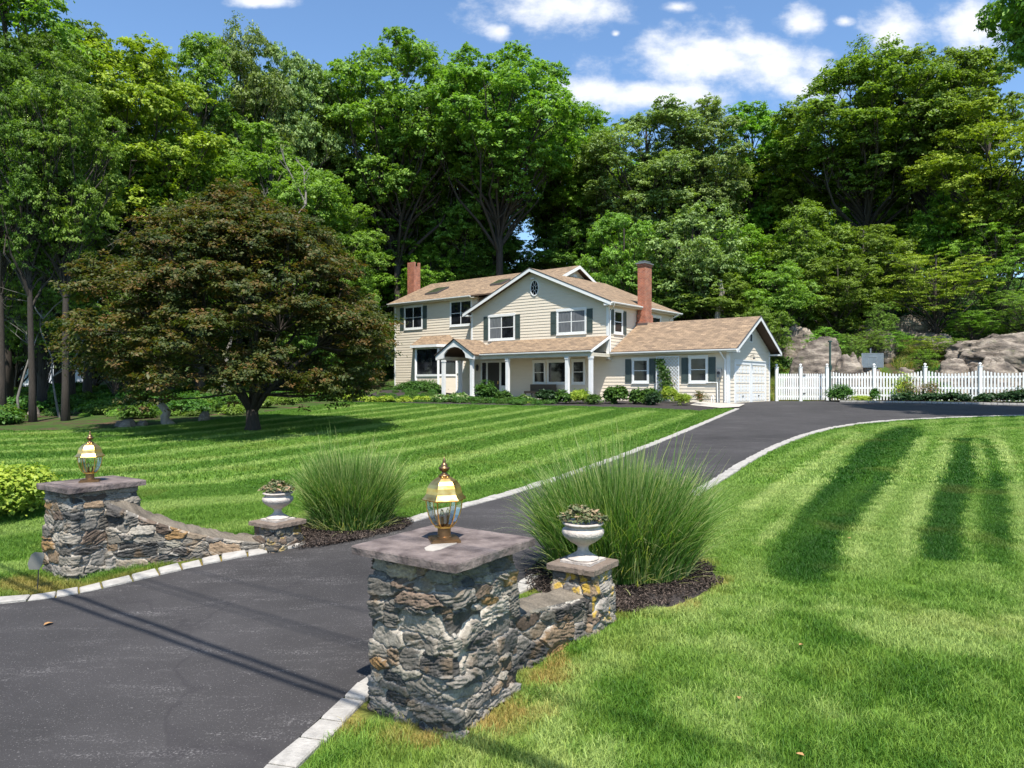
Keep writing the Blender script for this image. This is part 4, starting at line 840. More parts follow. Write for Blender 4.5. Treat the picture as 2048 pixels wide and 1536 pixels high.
siding(FG, [(-11.0, 1.2), (7.1, 1.2), (7.1, 4.16), (-11.0, 4.16)], name='ground_floor_wall')
siding(SR, [(0.0, 3.8), (8.4, 3.8), (8.4, ZW + .1), (0.0, ZW + .1)], name='side_wall')
siding(SG, [(.4, 1.3), (6.6, 1.3), (6.6, 4.35), (3.5, 6.02), (.4, 4.35)], name='garage_gable_wall')
siding(SM, [(1.2, 8.6), (8.4, 8.6), (4.8, 10.46)], name='rear_gable_wall')
siding(('S', -11.0), [(-0.0, 4.3), (.6, 4.3), (.6, 7.5), (0, 7.5)], name='return_wall')
mb = MB(); mb.box((-19.5, .75, 1.0), (-11.2, 9.0, 8.5)); mb.box((-11.1, .6, 1.0), (-.25, 8.4, 7.2)); mb.box((-.2, .55, 1.0), (6.95, 6.5, 4.1)); mb.build('inner_shell', M['siding'], house)
# corner posts
for plane, a0, a1, z0, z1 in ((FM, -11.05, -10.9, 4.25, 7.35), (FM, -.22, -.04, 3.9, 7.32), (SR, -.04, .12, 3.9, 7.3), (SR, 8.28, 8.42, 3.9, 7.2), (FL, -19.58, -19.44, 1.2, 8.6), (FG, 6.98, 7.15, 1.25, 4.1), (SG, .36, .52, 1.25, 4.3), (SG, 6.45, 6.64, 1.25, 4.3)): mb = MB(); pbox(mb, plane, a0, a1, z0, z1, .0, .038); mb.build('corner_board', M['white'], house)
# roofs
V0, V1 = -.45, 8.8
roof([(-11.45, V0, ZW), (-5.65, V0, ZA), (-5.65, V1, ZA), (-11.45, V1, ZW)][::-1], 'roof')
roof([(.35, V0, ZW), (.35, V1, ZW), (-5.65, V1, ZA), (-5.65, V0, ZA)], 'roof')
roof([(-19.9, .2, 8.58), (-5.3, .2, 8.58), (-5.3, 4.8, 10.6), (-19.9, 4.8, 10.6)], 'roof')
roof([(-5.3, 9.4, 8.58), (-19.9, 9.4, 8.58), (-19.9, 4.8, 10.6), (-5.3, 4.8, 10.6)], 'roof')
roof([(.02, 0, 4.3), (7.7, 0, 4.3), (7.7, 3.5, 6.22), (.02, 3.5, 6.22)], 'garage_roof')
roof([(7.7, 7.0, 4.3), (.02, 7.0, 4.3), (.02, 3.5, 6.22), (7.7, 3.5, 6.22)], 'garage_roof')
roof([(-9.0, -1.98, 4.38), (-.02, -1.98, 4.38), (-.02, -.03, 5.26), (-9.0, -.03, 5.26)], 'porch_roof')
# rake and fascia boards
def rk(p, q, nrm, h=.22, t=.03, drop=.02): board(p, q, h, t, drop, nrm, 'rake_board')
rk((-11.45, V0 - .03, ZW), (-5.65, V0 - .03, ZA), (0, -1, 0)); rk((-5.65, V0 - .03, ZA), (.35, V0 - .03, ZW), (0, -1, 0))
rk((7.73, 0, 4.3), (7.73, 3.5, 6.22), (1, 0, 0)); rk((7.73, 3.5, 6.22), (7.73, 7.0, 4.3), (1, 0, 0))
rk((-5.27, .2, 8.58), (-5.27, 4.8, 10.6), (1, 0, 0)); rk((-5.27, 4.8, 10.6), (-5.27, 9.4, 8.58), (1, 0, 0)); rk((-19.93, .2, 8.58), (-19.93, 4.8, 10.6), (-1, 0, 0))
rk((.01, -1.98, 4.38), (.01, -.03, 5.26), (1, 0, 0), .16)
M['drip'] = simple('drip_edge', (.08, .07, .065), None, 3, .6)
def drip(p, q, nrm): board(Vector(p) + Vector((0, 0, .02)), Vector(q) + Vector((0, 0, .02)), .05, .045, 0, nrm, 'drip_edge', M['drip'])
drip((-11.47, V0 - .045, ZW), (-5.65, V0 - .045, ZA + .0), (0, -1, 0)); drip((-5.65, V0 - .045, ZA), (.37, V0 - .045, ZW), (0, -1, 0)); drip((7.745, 0, 4.3), (7.745, 3.5, 6.22), (1, 0, 0)); drip((7.745, 3.5, 6.22), (7.745, 7.0, 4.3), (1, 0, 0))
# soffits
for a, b in (((-19.8, .22, 8.38), (-11.0, .62, 8.45)), ((.0, .03, 4.08), (7.6, .42, 4.16)), ((-.1, -.3, 7.05), (.3, 8.7, 7.12))): mb = MB(); mb.box(a, b); mb.build('soffit', M['sofit'], house)
for a, b in (((-11.35, V0, 7.03), (-10.95, -.0, 7.13)), ((-.15, V0, 7.03), (.33, -.0, 7.13)), ((7.15, .0, 4.08), (7.7, .45, 4.17)), ((7.15, 6.55, 4.08), (7.7, 7.0, 4.17))): mb = MB(); mb.box(a, b); mb.build('eave_return', M['white'], house)
# gutters
def gutter(p, q, name='gutter', r=.055):
    p = Vector(p); q = Vector(q); d = (q - p).normalized(); mb = MB(); o_ = Vector((d.y, -d.x, 0)); prof = [(0, .05), (0, -.05), (.07, -.05), (.11, .0), (.11, .05), (.095, .05), (.09, .0), (.06, -.03), (.015, -.03), (.015, .05)]
    A_ = [p + o_ * x + Vector((0, 0, z)) for x, z in prof]; B_ = [q + o_ * x + Vector((0, 0, z)) for x, z in prof]; n = len(prof)
    for i in range(n): j = (i + 1) % n; mb.face([A_[i], A_[j], B_[j], B_[i]][::-1])
    mb.face(A_); mb.face(B_[::-1]); return mb.build(name, M['white'], house)
gutter((-19.9, .19, 8.50), (-11.3, .19, 8.50)); gutter((.05, -.01, 4.20), (7.7, -.01, 4.20)); gutter((-8.55, -1.99, 4.27), (.0, -1.99, 4.27)); gutter((.36, V0, 7.17), (.36, 3.2, 7.17)); gutter((.36, 4.4, 7.17), (.36, V1, 7.17))
mb = MB(); mb.tube([(6.78, -.05, 4.13), (6.80, .10, 4.0), (6.93, .30, 3.7), (6.93, .32, 1.45), (6.93, .2, 1.4)], .045, 8); mb.build('downspout', M['white'], house)
mb = MB(); mb.tube([(.42, -.2, 7.1), (.3, -.05, 6.95), (.03, .02, 6.75), (.02, .0, 4.3)], .04, 8); mb.build('downspout', M['white'], house)
mb = MB(); mb.tube([(.42, 8.2, 7.1), (.2, 8.0, 6.9), (.0, 7.9, 6.8), (.0, 7.9, 4.4)], .04, 8); mb.build('downspout', M['white'], house)
# windows
window(FM, -9.46, -7.17, 5.32, 7.03, cols=2, curtain=(0,)); shutter(FM, -9.88, -9.50, 5.36, 6.95); shutter(FM, -7.13, -6.74, 5.36, 6.95)
window(FM, -3.82, -1.62, 5.47, 7.05, cols=2, curtain=(0, 1)); shutter(FM, -4.27, -3.87, 5.49, 6.95); shutter(FM, -1.58, -1.18, 5.49, 6.95)
window(FL, -18.46, -16.46, 6.52, 8.32, cols=2); shutter(FL, -18.92, -18.50, 6.52, 8.2); shutter(FL, -16.42, -16.0, 6.52, 8.2)
window(FL, -13.64, -11.5, 6.52, 8.4, cols=2)
window(SR, .58, 1.62, 5.42, 6.9); shutter(SR, .16, .54, 5.44, 6.85); shutter(SR, 1.66, 2.04, 5.44, 6.85)
window(SR, 5.35, 6.6, 5.9, 6.9)
window(FG, 1.28, 2.38, 2.46, 3.92); shutter(FG, .84, 1.24, 2.48, 3.86); shutter(FG, 2.42, 2.82, 2.48, 3.86)
window(FG, 4.83, 5.94, 2.46, 3.96); shutter(FG, 4.40, 4.79, 2.48, 3.86); shutter(FG, 5.98, 6.38, 2.48, 3.86)
window(FG, -6.0, -4.98, 2.40, 3.93, curtain=()); window(FG, -4.86, -3.30, 2.40, 3.93, kind='fixed'); window(FG, -2.96, -1.98, 2.40, 3.93)
# oval window
mb = MB(); K = 28; a_, b_ = .36, .53; cu, cz = -5.55, 8.55
def ring(ra, rb, o): return [(cu + ra * math.cos(2 * math.pi * i / K), -o, cz + rb * math.sin(2 * math.pi * i / K)) for i in range(K)]
for (A_, B_) in ((ring(a_, b_, 0.0), ring(a_, b_, .07)), (ring(a_, b_, .07), ring(a_ - .07, b_ - .07, .07)), (ring(a_ - .07, b_ - .07, .07), ring(a_ - .07, b_ - .07, .03))):
    for i in range(K): j = (i + 1) % K; mb.face([A_[j], A_[i], B_[i], B_[j]][::-1])
ow = mb.build('oval_window', M['white'], house)
mb = MB(); mb.face(ring(a_ - .07, b_ - .07, .034)); mb.build('pane', M['pane'], ow)
mb = MB(); rr_ = .012
for i in range(8): t = 2 * math.pi * (i + .5) / 8; mb.tube([(cu + .09 * math.cos(t), -.045, cz + .17 * math.sin(t)), (cu + (a_ - .07) * math.cos(t), -.045, cz + (b_ - .07) * math.sin(t))], rr_, 4)
mb.tube([(cu + .09 * math.cos(2 * math.pi * i / 16), -.045, cz + .17 * math.sin(2 * math.pi * i / 16)) for i in range(17)], rr_, 4); mb.build('muntin', M['white'], ow)
mb = MB(); mb.tube([(cu - .1, -.02, 9.17), (cu - .1, -.14, 9.2)], .02, 6); mb.lathe((cu - .16, -.16, 9.1), [(.03, .1), (.06, .05), (.065, 0)], 10); mb.lathe((cu - .02, -.16, 9.1), [(.03, .1), (.06, .05), (.065, 0)], 10); mb.build('floodlight', M['white'], house)
# rear gable vent
mb = MB(); pbox(mb, SM, 4.6, 5.0, 9.55, 10.0, .0, .06); mb.build('attic_vent', M['white'], house)
# garage attic vent (arched) and small eyebrow trim above the doors
mb = MB(); pts = [(3.3, 4.75), (3.7, 4.75), (3.7, 5.2)] + [(3.5 + .2 * math.cos(t), 5.2 + .2 * math.sin(t)) for t in [math.pi * i / 8 for i in range(1, 8)]] + [(3.3, 5.2)]
mb.prism([pl(SG, a, z, .0) for a, z in pts], [pl(SG, a, z, .06) for a, z in pts]); vt = mb.build('attic_vent', M['white'], house)
mb = MB(); pbox(mb, SG, 3.36, 3.64, 4.82, 5.2, .06, .065); mb.build('louvre', M['dark'], vt)
mb = MB(); pbox(mb, SG, 1.1, 1.3, 1.3, 3.68, 0, .05); pbox(mb, SG, 3.32, 3.72, 1.3, 3.68, 0, .05); pbox(mb, SG, 5.76, 5.96, 1.3, 3.68, 0, .05); pbox(mb, SG, 1.3, 5.76, 3.48, 3.68, 0, .048); pbox(mb, SG, 1.05, 6.0, 3.68, 3.74, 0, .09); mb.build('garage_door_frame', M['white'], house)
for v0, v1 in ((1.3, 3.32), (3.72, 5.76)):
    mb = MB(); pbox(mb, SG, v0, v1, 1.36, 3.48, .0, .012)
    nr = 4; hh = (3.46 - 1.38) / nr; nc = 4; ww = (v1 - v0) / nc
    for i in range(nr):
        for j in range(nc): pbox(mb, SG, v0 + j * ww + .06, v0 + (j + 1) * ww - .06, 1.38 + i * hh + .07, 1.38 + (i + 1) * hh - .06, .012, .028)
        if i: pbox(mb, SG, v0, v1, 1.38 + i * hh - .008, 1.38 + i * hh + .008, .012, .016)
    d_ = mb.build('garage_door', M['white'], house); mb = MB(); pbox(mb, SG, (v0 + v1) / 2 - .08, (v0 + v1) / 2 + .08, 1.72, 1.76, .03, .06); mb.build('handle', M['dark'], d_)
mb = MB(); mb.tube([(7.1, 3.5, 3.98), (7.3, 3.5, 4.05), (7.32, 3.5, 3.95)], .02, 6); mb.lathe((7.32, 3.5, 3.8), [(.08, 0), (.05, .08), (.02, .14)], 10); mb.build('floodlight', M['dark'], house)
# chimneys
def brickbox(mb, u0, u1, v0, v1, z0, z1):
    for (a, b, c, d) in (((u0, v0), (u1, v0), 0, 0), ((u1, v0), (u1, v1), 0, 0), ((u1, v1), (u0, v1), 0, 0), ((u0, v1), (u0, v0), 0, 0)):
        ln = math.hypot(b[0] - a[0], b[1] - a[1]); mb.face([(*a, z0), (*b, z0), (*b, z1), (*a, z1)], [(0, z0), (ln, z0), (ln, z1), (0, z1)])
    mb.face([(u0, v0, z1), (u1, v0, z1), (u1, v1, z1), (u0, v1, z1)], [(0, 0), (u1 - u0, 0), (u1 - u0, v1 - v0), (0, v1 - v0)])
mb = MB(); brickbox(mb, .0, .5, 3.35, 4.25, 6.75, 9.78); brickbox(mb, -.08, .62, 3.25, 4.4, 3.9, 6.3); brickbox(mb, -.04, .56, 3.3, 4.32, 6.3, 6.75); ch = mb.build('chimney', M['brick'], house)
mb = MB(); brickbox(mb, -.04, .54, 3.31, 4.29, 9.78, 9.93); mb.build('brick_collar', M['brick'], ch)
mb = MB(); mb.box((-.1, 3.25, 9.93), (.6, 4.35, 10.0)); mb.box((.05, 3.5, 10.0), (.45, 4.1, 10.09)); mb.box((.0, 3.45, 10.09), (.5, 4.15, 10.12)); mb.build('chimney_cap', M['grey_metal'], ch)
mb = MB(); mb.box((.03, 3.2, 5.96), (.75, 3.27, 6.2)); mb.build('flashing', M['copper'], ch)
mb = MB(); brickbox(mb, -20.75, -19.98, 3.0, 3.7, 3, 11.85); 
for (a, b) in ((-20.75, -20.58), (-20.46, -20.28), (-20.15, -19.98)): brickbox(mb, a, b, 3.0, 3.2, 11.85, 12.2)
brickbox(mb, -20.15, -19.98, 3.52, 3.7, 11.85, 12.2)
mb.build('chimney', M['brick'], house)
# skylights on the left slope
def rz_(v): return 8.58 + (v - .2) * 2.02 / 4.6
for u0, u1, v0, v1 in ((-17.2, -15.9, 1.5, 2.8), (-11.1, -10.0, 2.0, 3.0)):
    lo = [(u0, v0, rz_(v0) - .02), (u1, v0, rz_(v0) - .02), (u1, v1, rz_(v1) - .02), (u0, v1, rz_(v1) - .02)]; mb = MB(); mb.prism(lo, [(x, y, z + .15) for x, y, z in lo]); s_ = mb.build('skylight', M['drip'], house)
    lo = [(u0 + .08, v0 + .08, rz_(v0 + .08) + .132), (u1 - .08, v0 + .08, rz_(v0 + .08) + .132), (u1 - .08, v1 - .08, rz_(v1 - .08) + .132), (u0 + .08, v1 - .08, rz_(v1 - .08) + .132)]; mb = MB(); mb.prism(lo, [(x, y, z + .012) for x, y, z in lo]); mb.build('pane', M['lightpanel'], s_)
# bay window
bp_ = [(-17.1, .6), (-16.2, -.35), (-13.9, -.35), (-13.0, .6)]
bay = empty('bay_window'); bay.parent = house
mb = MB()
for (a, b) in zip(bp_[:-1], bp_[1:]):
    for z0, z1, o_ in ((1.3, 3.05, 0), (5.0, 5.12, 0)):
        mb.face([(*a, z0), (*b, z0), (*b, z1), (*a, z1)])
mb.build('bay_wall', M['siding'], bay)
mb = MB()
for (x, y) in bp_: mb.tube([(x, y, 1.3), (x, y, 5.1)], .11, 4)
for (a, b) in zip(bp_[:-1], bp_[1:]):
    A_, B_ = Vector((*a, 0)), Vector((*b, 0)); d = (B_ - A_).normalized(); n_ = Vector((d.y, -d.x, 0))
    for z0, z1 in ((2.95, 3.1), (4.92, 5.1)): q = [A_ + n_ * .06, B_ + n_ * .06, B_ - n_ * .02, A_ - n_ * .02]; mb.hexa([(p_.x, p_.y, z0) for p_ in q] + [(p_.x, p_.y, z1) for p_ in q])
mb.build('bay_frame', M['white'], bay)
for (a, b) in zip(bp_[:-1], bp_[1:]):
    mb = MB(); mb.face([(*a, 3.1), (*b, 3.1), (*b, 4.92), (*a, 4.92)]); mb.build('pane', M['pane'], bay)
mb = MB(); zr, zt_ = 5.22, 5.95; e_ = [(-17.5, .6), (-16.4, -.72), (-13.7, -.72), (-12.6, .6)]; t_ = [(-16.5, .6), (-13.7, .6)]
mb.quadc([(*e_[0], zr), (*e_[1], zr), (*t_[0], zt_)], None); mb.quadc([(*e_[1], zr), (*e_[2], zr), (*t_[1], zt_), (*t_[0], zt_)], None); mb.quadc([(*e_[2], zr), (*e_[3], zr), (*t_[1], zt_)], None); mb.face([(*p_, zr - .02) for p_ in e_][::-1]); mb.build('bay_roof', M['shingle'], bay)
mb = MB()
for (a, b) in zip(e_[:-1], e_[1:]): A_, B_ = Vector((*a, 0)), Vector((*b, 0)); d = (B_ - A_).normalized(); n_ = Vector((d.y, -d.x, 0)); q = [A_ + n_ * .02, B_ + n_ * .02, B_ - n_ * .03, A_ - n_ * .03]; mb.hexa([(p_.x, p_.y, zr - .19) for p_ in q] + [(p_.x, p_.y, zr - .012) for p_ in q])
mb.build('bay_fascia', M['white'], bay)
window(FL, -12.9, -12.3, 3.2, 4.7, trim=.08, head=.1)
# portico
pv0, pu0, pu1, pa = -2.62, -11.95, -8.45, -10.2; pz, pt = 4.30, 5.36
roof([(pu0, pv0, pz), (pa, pv0, pt), (pa, .58, pt), (pu0, .58, pz)][::-1], 'portico_roof', .07); roof([(pu1, pv0, pz), (pu1, .1, pz), (pa, .58, pt), (pa, pv0, pt)], 'portico_roof', .07)
drip((pu0, pv0 - .06, pz), (pa, pv0 - .06, pt), (0, -1, 0)); drip((pa, pv0 - .06, pt), (pu1, pv0 - .06, pz), (0, -1, 0))
mb = MB(); arch = [(-11.2, 4.1), (-11.15, 4.35), (-10.9, 4.62), (-10.55, 4.78), (-10.2, 4.83), (-9.85, 4.78), (-9.5, 4.62), (-9.25, 4.35), (-9.2, 4.1)]
outer = [(-11.9, 3.98), (-11.93, 4.25), (-11.5, 4.52), (-10.9, 4.88), (pa, 5.3), (-9.5, 4.88), (-8.9, 4.52), (-8.47, 4.25), (-8.5, 3.98)]
for i in range(8):
    A_, B_, C1, D1 = outer[i], outer[i + 1], arch[i + 1], arch[i]; f_ = [(a, pv0 + .02, z) for a, z in (D1, C1, B_, A_)]; k_ = [(a, pv0 + .14, z) for a, z in (D1, C1, B_, A_)]
    mb.face(f_[::-1]); mb.face(k_); mb.face([f_[0], f_[1], k_[1], k_[0]]); mb.face([f_[3], k_[3], k_[2], f_[2]])
mb.face([(-11.2, pv0 + .02, 4.1), (-11.2, pv0 + .14, 4.1), (-11.9, pv0 + .14, 3.98), (-11.9, pv0 + .02, 3.98)]); mb.face([(-9.2, pv0 + .02, 4.1), (-8.5, pv0 + .02, 3.98), (-8.5, pv0 + .14, 3.98), (-9.2, pv0 + .14, 4.1)]); mb.build('portico_gable', M['white'], house)
mb = MB(); mb.box((-11.85, pv0 + .15, 4.0), (-11.3, .55, 4.22)); mb.box((-9.1, pv0 + .15, 4.0), (-8.6, -2.0, 4.22)); mb.box((-8.6, -1.95, 4.0), (-.02, -1.72, 4.25)); mb.box((-8.6, -1.71, 4.12), (-.03, .38, 4.2)); mb.box((-.22, -1.7, 4.0), (-.02, .36, 4.11)); mb.build('porch_ceiling', M['sofit'], house)
mb = MB(); mb.box((-12.0, -2.6, 1.1), (-8.2, .55, 1.52)); mb.box((-8.19, -2.0, 1.1), (.1, .38, 1.50)); mb.build('porch_floor', M['path'], house)
for u, v in ((-11.3, -2.45), (-11.3, -.85), (-8.85, -2.35), (-6.3, -1.84), (-1.77, -1.84), (-.14, -1.84)):
    mb = MB(); mb.box((u - .1, v - .1, 1.5), (u + .1, v + .1, 4.0)); c_ = mb.build('porch_column', M['white'], house)
    mb = MB(); mb.box((u - .125, v - .125, 1.5), (u + .125, v + .125, 1.66)); mb.box((u - .125, v - .125, 3.86), (u + .125, v + .125, 3.998)); mb.build('column_trim', M['white'], c_)
# front door
mb = MB(); pbox(mb, FG, -10.5, -10.38, 1.5, 3.95, 0, .06); pbox(mb, FG, -10.0, -9.86, 1.5, 3.95, 0, .06); pbox(mb, FG, -8.82, -8.66, 1.5, 3.95, 0, .06); pbox(mb, FG, -8.2, -8.06, 1.5, 3.95, 0, .06); pbox(mb, FG, -10.5, -8.06, 3.85, 4.0, 0, .065)
pbox(mb, FG, -10.38, -10.0, 1.5, 2.3, 0, .045); pbox(mb, FG, -8.66, -8.2, 1.5, 2.3, 0, .045); mb.build('door_surround', M['white'], house)
mb = MB(); pbox(mb, FG, -9.86, -8.82, 1.52, 3.85, 0, .04)
for z0, z1 in ((1.7, 2.3), (2.42, 3.1), (3.22, 3.7)):
    for a in (-9.76, -9.29): pbox(mb, FG, a, a + .37, z0, z1, .04, .05)
d_ = mb.build('front_door', M['door'], house); mb = MB(); pbox(mb, FG, -8.95, -8.9, 2.4, 2.6, .045, .09); mb.build('handle', M['brass'], d_)
mb = MB(); pbox(mb, FG, -10.38, -10.0, 2.3, 3.85, 0, .035); pbox(mb, FG, -8.66, -8.2, 2.3, 3.85, 0, .035); mb.build('sidelight', M['pane'], house)
mb = MB(); mb.lathe((-10.72, .22, 3.3), [(.03, 0), (.08, .06), (.10, .28), (.12, .3), (.04, .42), (.01, .47)], 8); mb.tube([(-10.72, .36, 3.5), (-10.72, .28, 3.72), (-10.72, .22, 3.74)], .015, 6); mb.build('wall_lantern', M['dark'], house)
# trellis with lattice
mb = MB(); u0, u1, z0, z1 = 2.96, 4.30, 1.45, 3.90
st = .20
def lat(sgn):
    c = (u0 - z1 if sgn > 0 else u0 + z0)
    while c < (u1 - z0 if sgn > 0 else u1 + z1):
        # line u = c + sgn*z
        zs = sorted([((u0 - c) * sgn), ((u1 - c) * sgn)]); za, zb2 = max(z0, zs[0]), min(z1, zs[1])
        if zb2 - za > .05:
            ua, ub = c + sgn * za, c + sgn * zb2; w2 = .024; o_ = .20 if sgn > 0 else .212
            q = [(ua - w2, za), (ua + w2, za), (ub + w2, zb2), (ub - w2, zb2)]; mb.prism([pl(FG, a, z, o_) for a, z in q], [pl(FG, a, z, o_ + .01) for a, z in q])
        c += st
lat(1); lat(-1)
for a0, a1, b0, b1 in ((u0 - .04, u0 + .02, z0, z1), (u1 - .02, u1 + .04, z0, z1), (u0 - .04, u1 + .04, z1, z1 + .06)): pbox(mb, FG, a0, a1, b0, b1, .195, .228)
trl = mb.build('trellis', M['grasp']); tag(trl, 'white diagonal lattice trellis against the garage wall between the two windows', 'trellis')
trl.location = house.location; trl.rotation_euler = house.rotation_euler
# electric meter and pipes
mt = empty('electric_meter', hw(6.62, .33, 3.0), HA); tag(mt, 'round electric meter with conduit on the garage wall beside the downspout', 'meter')
mb = MB(); mb.box((-.12, -.1, -.25), (.12, .04, .22)); mb.build('meter_box', M['grey_metal'], mt, bevel=.01)
mb = MB(); 
for i in range(16): pass
mb.tube([(0, -.1, 0), (0, -.17, 0)], .085, 16); mb.build('dial_glass', M['pane'], mt); mb = MB(); mb.tube([(0, -.02, -.25), (0, -.02, -1.65)], .028, 8); mb.build('conduit', M['grey_metal'], mt)
mb = MB(); mb.tube([(-.75, -.02, -.52), (-.12, -.02, -.52), (-.1, -.02, -1.6)], .035, 8); mb.tube([(-.35, -.25, -1.62), (-.35, -.25, -1.3), (-.28, -.25, -1.2), (-.22, -.25, -1.3), (-.22, -.25, -1.62)], .03, 8); mb.build('vent_pipe', M['white'], mt)
# porch bench
bn = empty('porch_bench', hw(-4.9, -.35, 1.5), HA); tag(bn, 'low brown wicker bench on the porch below the big window', 'bench')
mb = MB(); mb.box((-1.0, -.35, .32), (1.0, .3, .45)); mb.build('seat', M['cushion'], bn); mb = MB(); mb.box((-1.0, .3, .3), (1.0, .4, .88)); mb.build('backrest', M['cushion'], bn)
for x in (-.95, .9):
    for y in (-.33, .33): mb = MB(); mb.box((x, y, 0), (x + .06, y + .06, .32)); mb.build('leg', M['cushion'], bn)

# neighbour's house far left
nb = empty('neighbour_house', P3(75, 62), R(12)); tag(nb, 'pale neighbouring house glimpsed between the trunks at the left edge', 'house')
mb = MB(); mb.box((-4, 0, -1), (4.2, 7, 4.9)); mb.build('wall', simple('pale_clapboard', (.62, .64, .68), (.5, .52, .56), 1, .6, .3, 30, stretch=(.3, .3, 12)), nb)
for x in (-2.4, 0.2, 2.4): mb = MB(); mb.box((x, -.05, 2.6), (x + .9, .0, 4.0)); mb.build('window', M['pane'], nb)
mb = MB(); mb.quadc([(-4.5, -.6, 4.8), (4.7, -.6, 4.8), (4.7, 3.5, 7.2), (-4.5, 3.5, 7.2)], None); mb.quadc([(4.7, 7.6, 4.8), (-4.5, 7.6, 4.8), (-4.5, 3.5, 7.2), (4.7, 3.5, 7.2)], None); mb.face([(-4.5, -.6, 4.79), (-4.5, 7.6, 4.79), (4.7, 7.6, 4.79), (4.7, -.6, 4.79)]); mb.build('roof', M['grey_metal'], nb)

# ------------------------------------------------------------ picket fence
FPX = [(1553, 42.9), (1601, 42.7), (1654, 42.5), (1748, 42.3), (1850, 41.4), (1960, 40.2), (2078, 39.0), (2200, 38.0)]
FP_ = [P3(px, Y) for px, Y in FPX]; PH = 2.02
fence = empty('picket_fence', FP_[2]); tag(fence, 'long white picket fence with scalloped tops and ball-capped posts along the parking court', 'fence')
gate = [empty('picket_gate', FP_[0]), empty('picket_gate', FP_[1])]
tag(gate[0], 'flat-topped white picket gate leaf next to the garage corner', 'gate', 'white picket gate leaves'); tag(gate[1], 'flat-topped white picket gate leaf adjoining the long fence', 'gate', 'white picket gate leaves')
def post(p, root):
    l = p - origin_of(root); mb = MB(); mb.box((l.x - .085, l.y - .085, l.z - .1), (l.x + .085, l.y + .085, l.z + PH)); po = mb.build('post', M['white'], root)
    mb = MB(); mb.box((l.x - .11, l.y - .11, l.z + PH), (l.x + .11, l.y + .11, l.z + PH + .04)); mb.lathe((l.x, l.y, l.z + PH + .04), [(.05, 0), (.035, .03), (.07, .07), (.085, .11), (.07, .16), (.03, .185)], 12); mb.build('ball_cap', M['white'], po, smooth=False)
def panel(a, b, root, scallop, npk, zt=1.82):
    a = a - origin_of(root); b = b - origin_of(root); d = (b - a); Lp = d.length; d = Vector((d.x, d.y, 0)).normalized(); n_ = Vector((-d.y, d.x, 0))
    mb = MB()
    def hb(s0, s1, z0, z1, t0, t1):
        q = [a.lerp(b, s0 / Lp) + n_ * t0, a.lerp(b, s1 / Lp) + n_ * t0, a.lerp(b, s1 / Lp) + n_ * t1, a.lerp(b, s0 / Lp) + n_ * t1]; mb.hexa([v + Vector((0, 0, z0)) for v in q] + [v + Vector((0, 0, z1)) for v in q])
    for z in (.22 if not scallop else .3, .74, 1.38): hb(.09, Lp - .09, z, z + .11, .0, .05)
    for i in range(npk):
        s = .12 + (Lp - .24) * (i + .5) / npk; t = (s / Lp - .5) * 2; h = zt - (scallop * (1 - t * t)); w2 = .042
        hb(s - w2, s + w2, .08, h, -.03, -.001)
        p0 = a.lerp(b, s / Lp)
        q = [p0 + d * (-w2) + n_ * -.03, p0 + d * w2 + n_ * -.03, p0 + d * w2 + n_ * -.001, p0 + d * -w2 + n_ * -.001]; lo = [v + Vector((0, 0, h)) for v in q]; m0 = (q[0] + q[1]) / 2 + Vector((0, 0, h + .045)); m1 = (q[2] + q[3]) / 2 + Vector((0, 0, h + .045))
        mb.face([lo[0], lo[1], m0]); mb.face([lo[2], lo[3], m1]); mb.face([lo[1], lo[2], m1, m0]); mb.face([lo[3], lo[0], m0, m1])
    mb.build('picket_panel', M['white'], root)
post(FP_[0], gate[0]); panel(FP_[0], FP_[1], gate[0], 0.0, 9, 1.62); post(FP_[1], gate[1]); panel(FP_[1], FP_[2], gate[1], 0.0, 10, 1.62)
for z in (.45, 1.55):
    mb = MB(); l = FP_[1] - origin_of(gate[1]); mb.box((l.x + .09, l.y - .1, z), (l.x + .28, l.y - .085, z + .05)); mb.build('hinge', M['dark'], gate[1])
for p_ in FP_[2:]: post(p_, fence)
for i in range(2, 7): panel(FP_[i], FP_[i + 1], fence, .22, int((FP_[i + 1] - FP_[i]).length / .175))
# green post, backboard
g0 = P3(1660, 41.6); mb = MB(); mb.tube([(g0.x, g0.y, g0.z - .1), (g0.x, g0.y, 4.86)], .055, 10); mb.box((g0.x - .09, g0.y - .09, 4.86), (g0.x + .09, g0.y + .09, 4.94)); mb.box((g0.x - .05, g0.y - .12, 3.2), (g0.x + .05, g0.y - .05, 3.5)); o = mb.build('green_post', M['greenpost']); tag(o, 'slim dark green post standing behind the round boxwood at the fence', 'post')
b0 = P3(1745, 45.2); bb = empty('backboard', b0); tag(bb, 'grey translucent basketball backboard on a pole behind the picket fence', 'backboard')
mb = MB(); mb.tube([(0, .25, -.1), (0, .25, 3.3 - .0)], .05, 8); mb.build('pole', M['grey_metal'], bb)
zb_ = zat(735, 45.2) - b0.z; zt2 = zat(709, 45.2) - b0.z
mb = MB(); mb.box((-.66, 0, zb_), (.66, .03, zt2 + .05)); mb.build('board', simple('acrylic_board', (.16, .19, .22), (.11, .13, .15), 3, .2), bb)
mb = MB()
for x0, x1, z0, z1 in ((-.70, -.65, zb_, zt2 + .05), (.65, .70, zb_, zt2 + .05), (-.70, .70, zt2 + .0501, zt2 + .09), (-.28, -.25, zb_ + .1, zt2 - .15), (.25, .28, zb_ + .1, zt2 - .15), (-.25, .25, zt2 - .18, zt2 - .15), (-.25, .25, zb_ + .1, zb_ + .13)): mb.box((x0, -.012, z0), (x1, -.001, z1))
mb.build('marking', M['grey_metal'], bb)

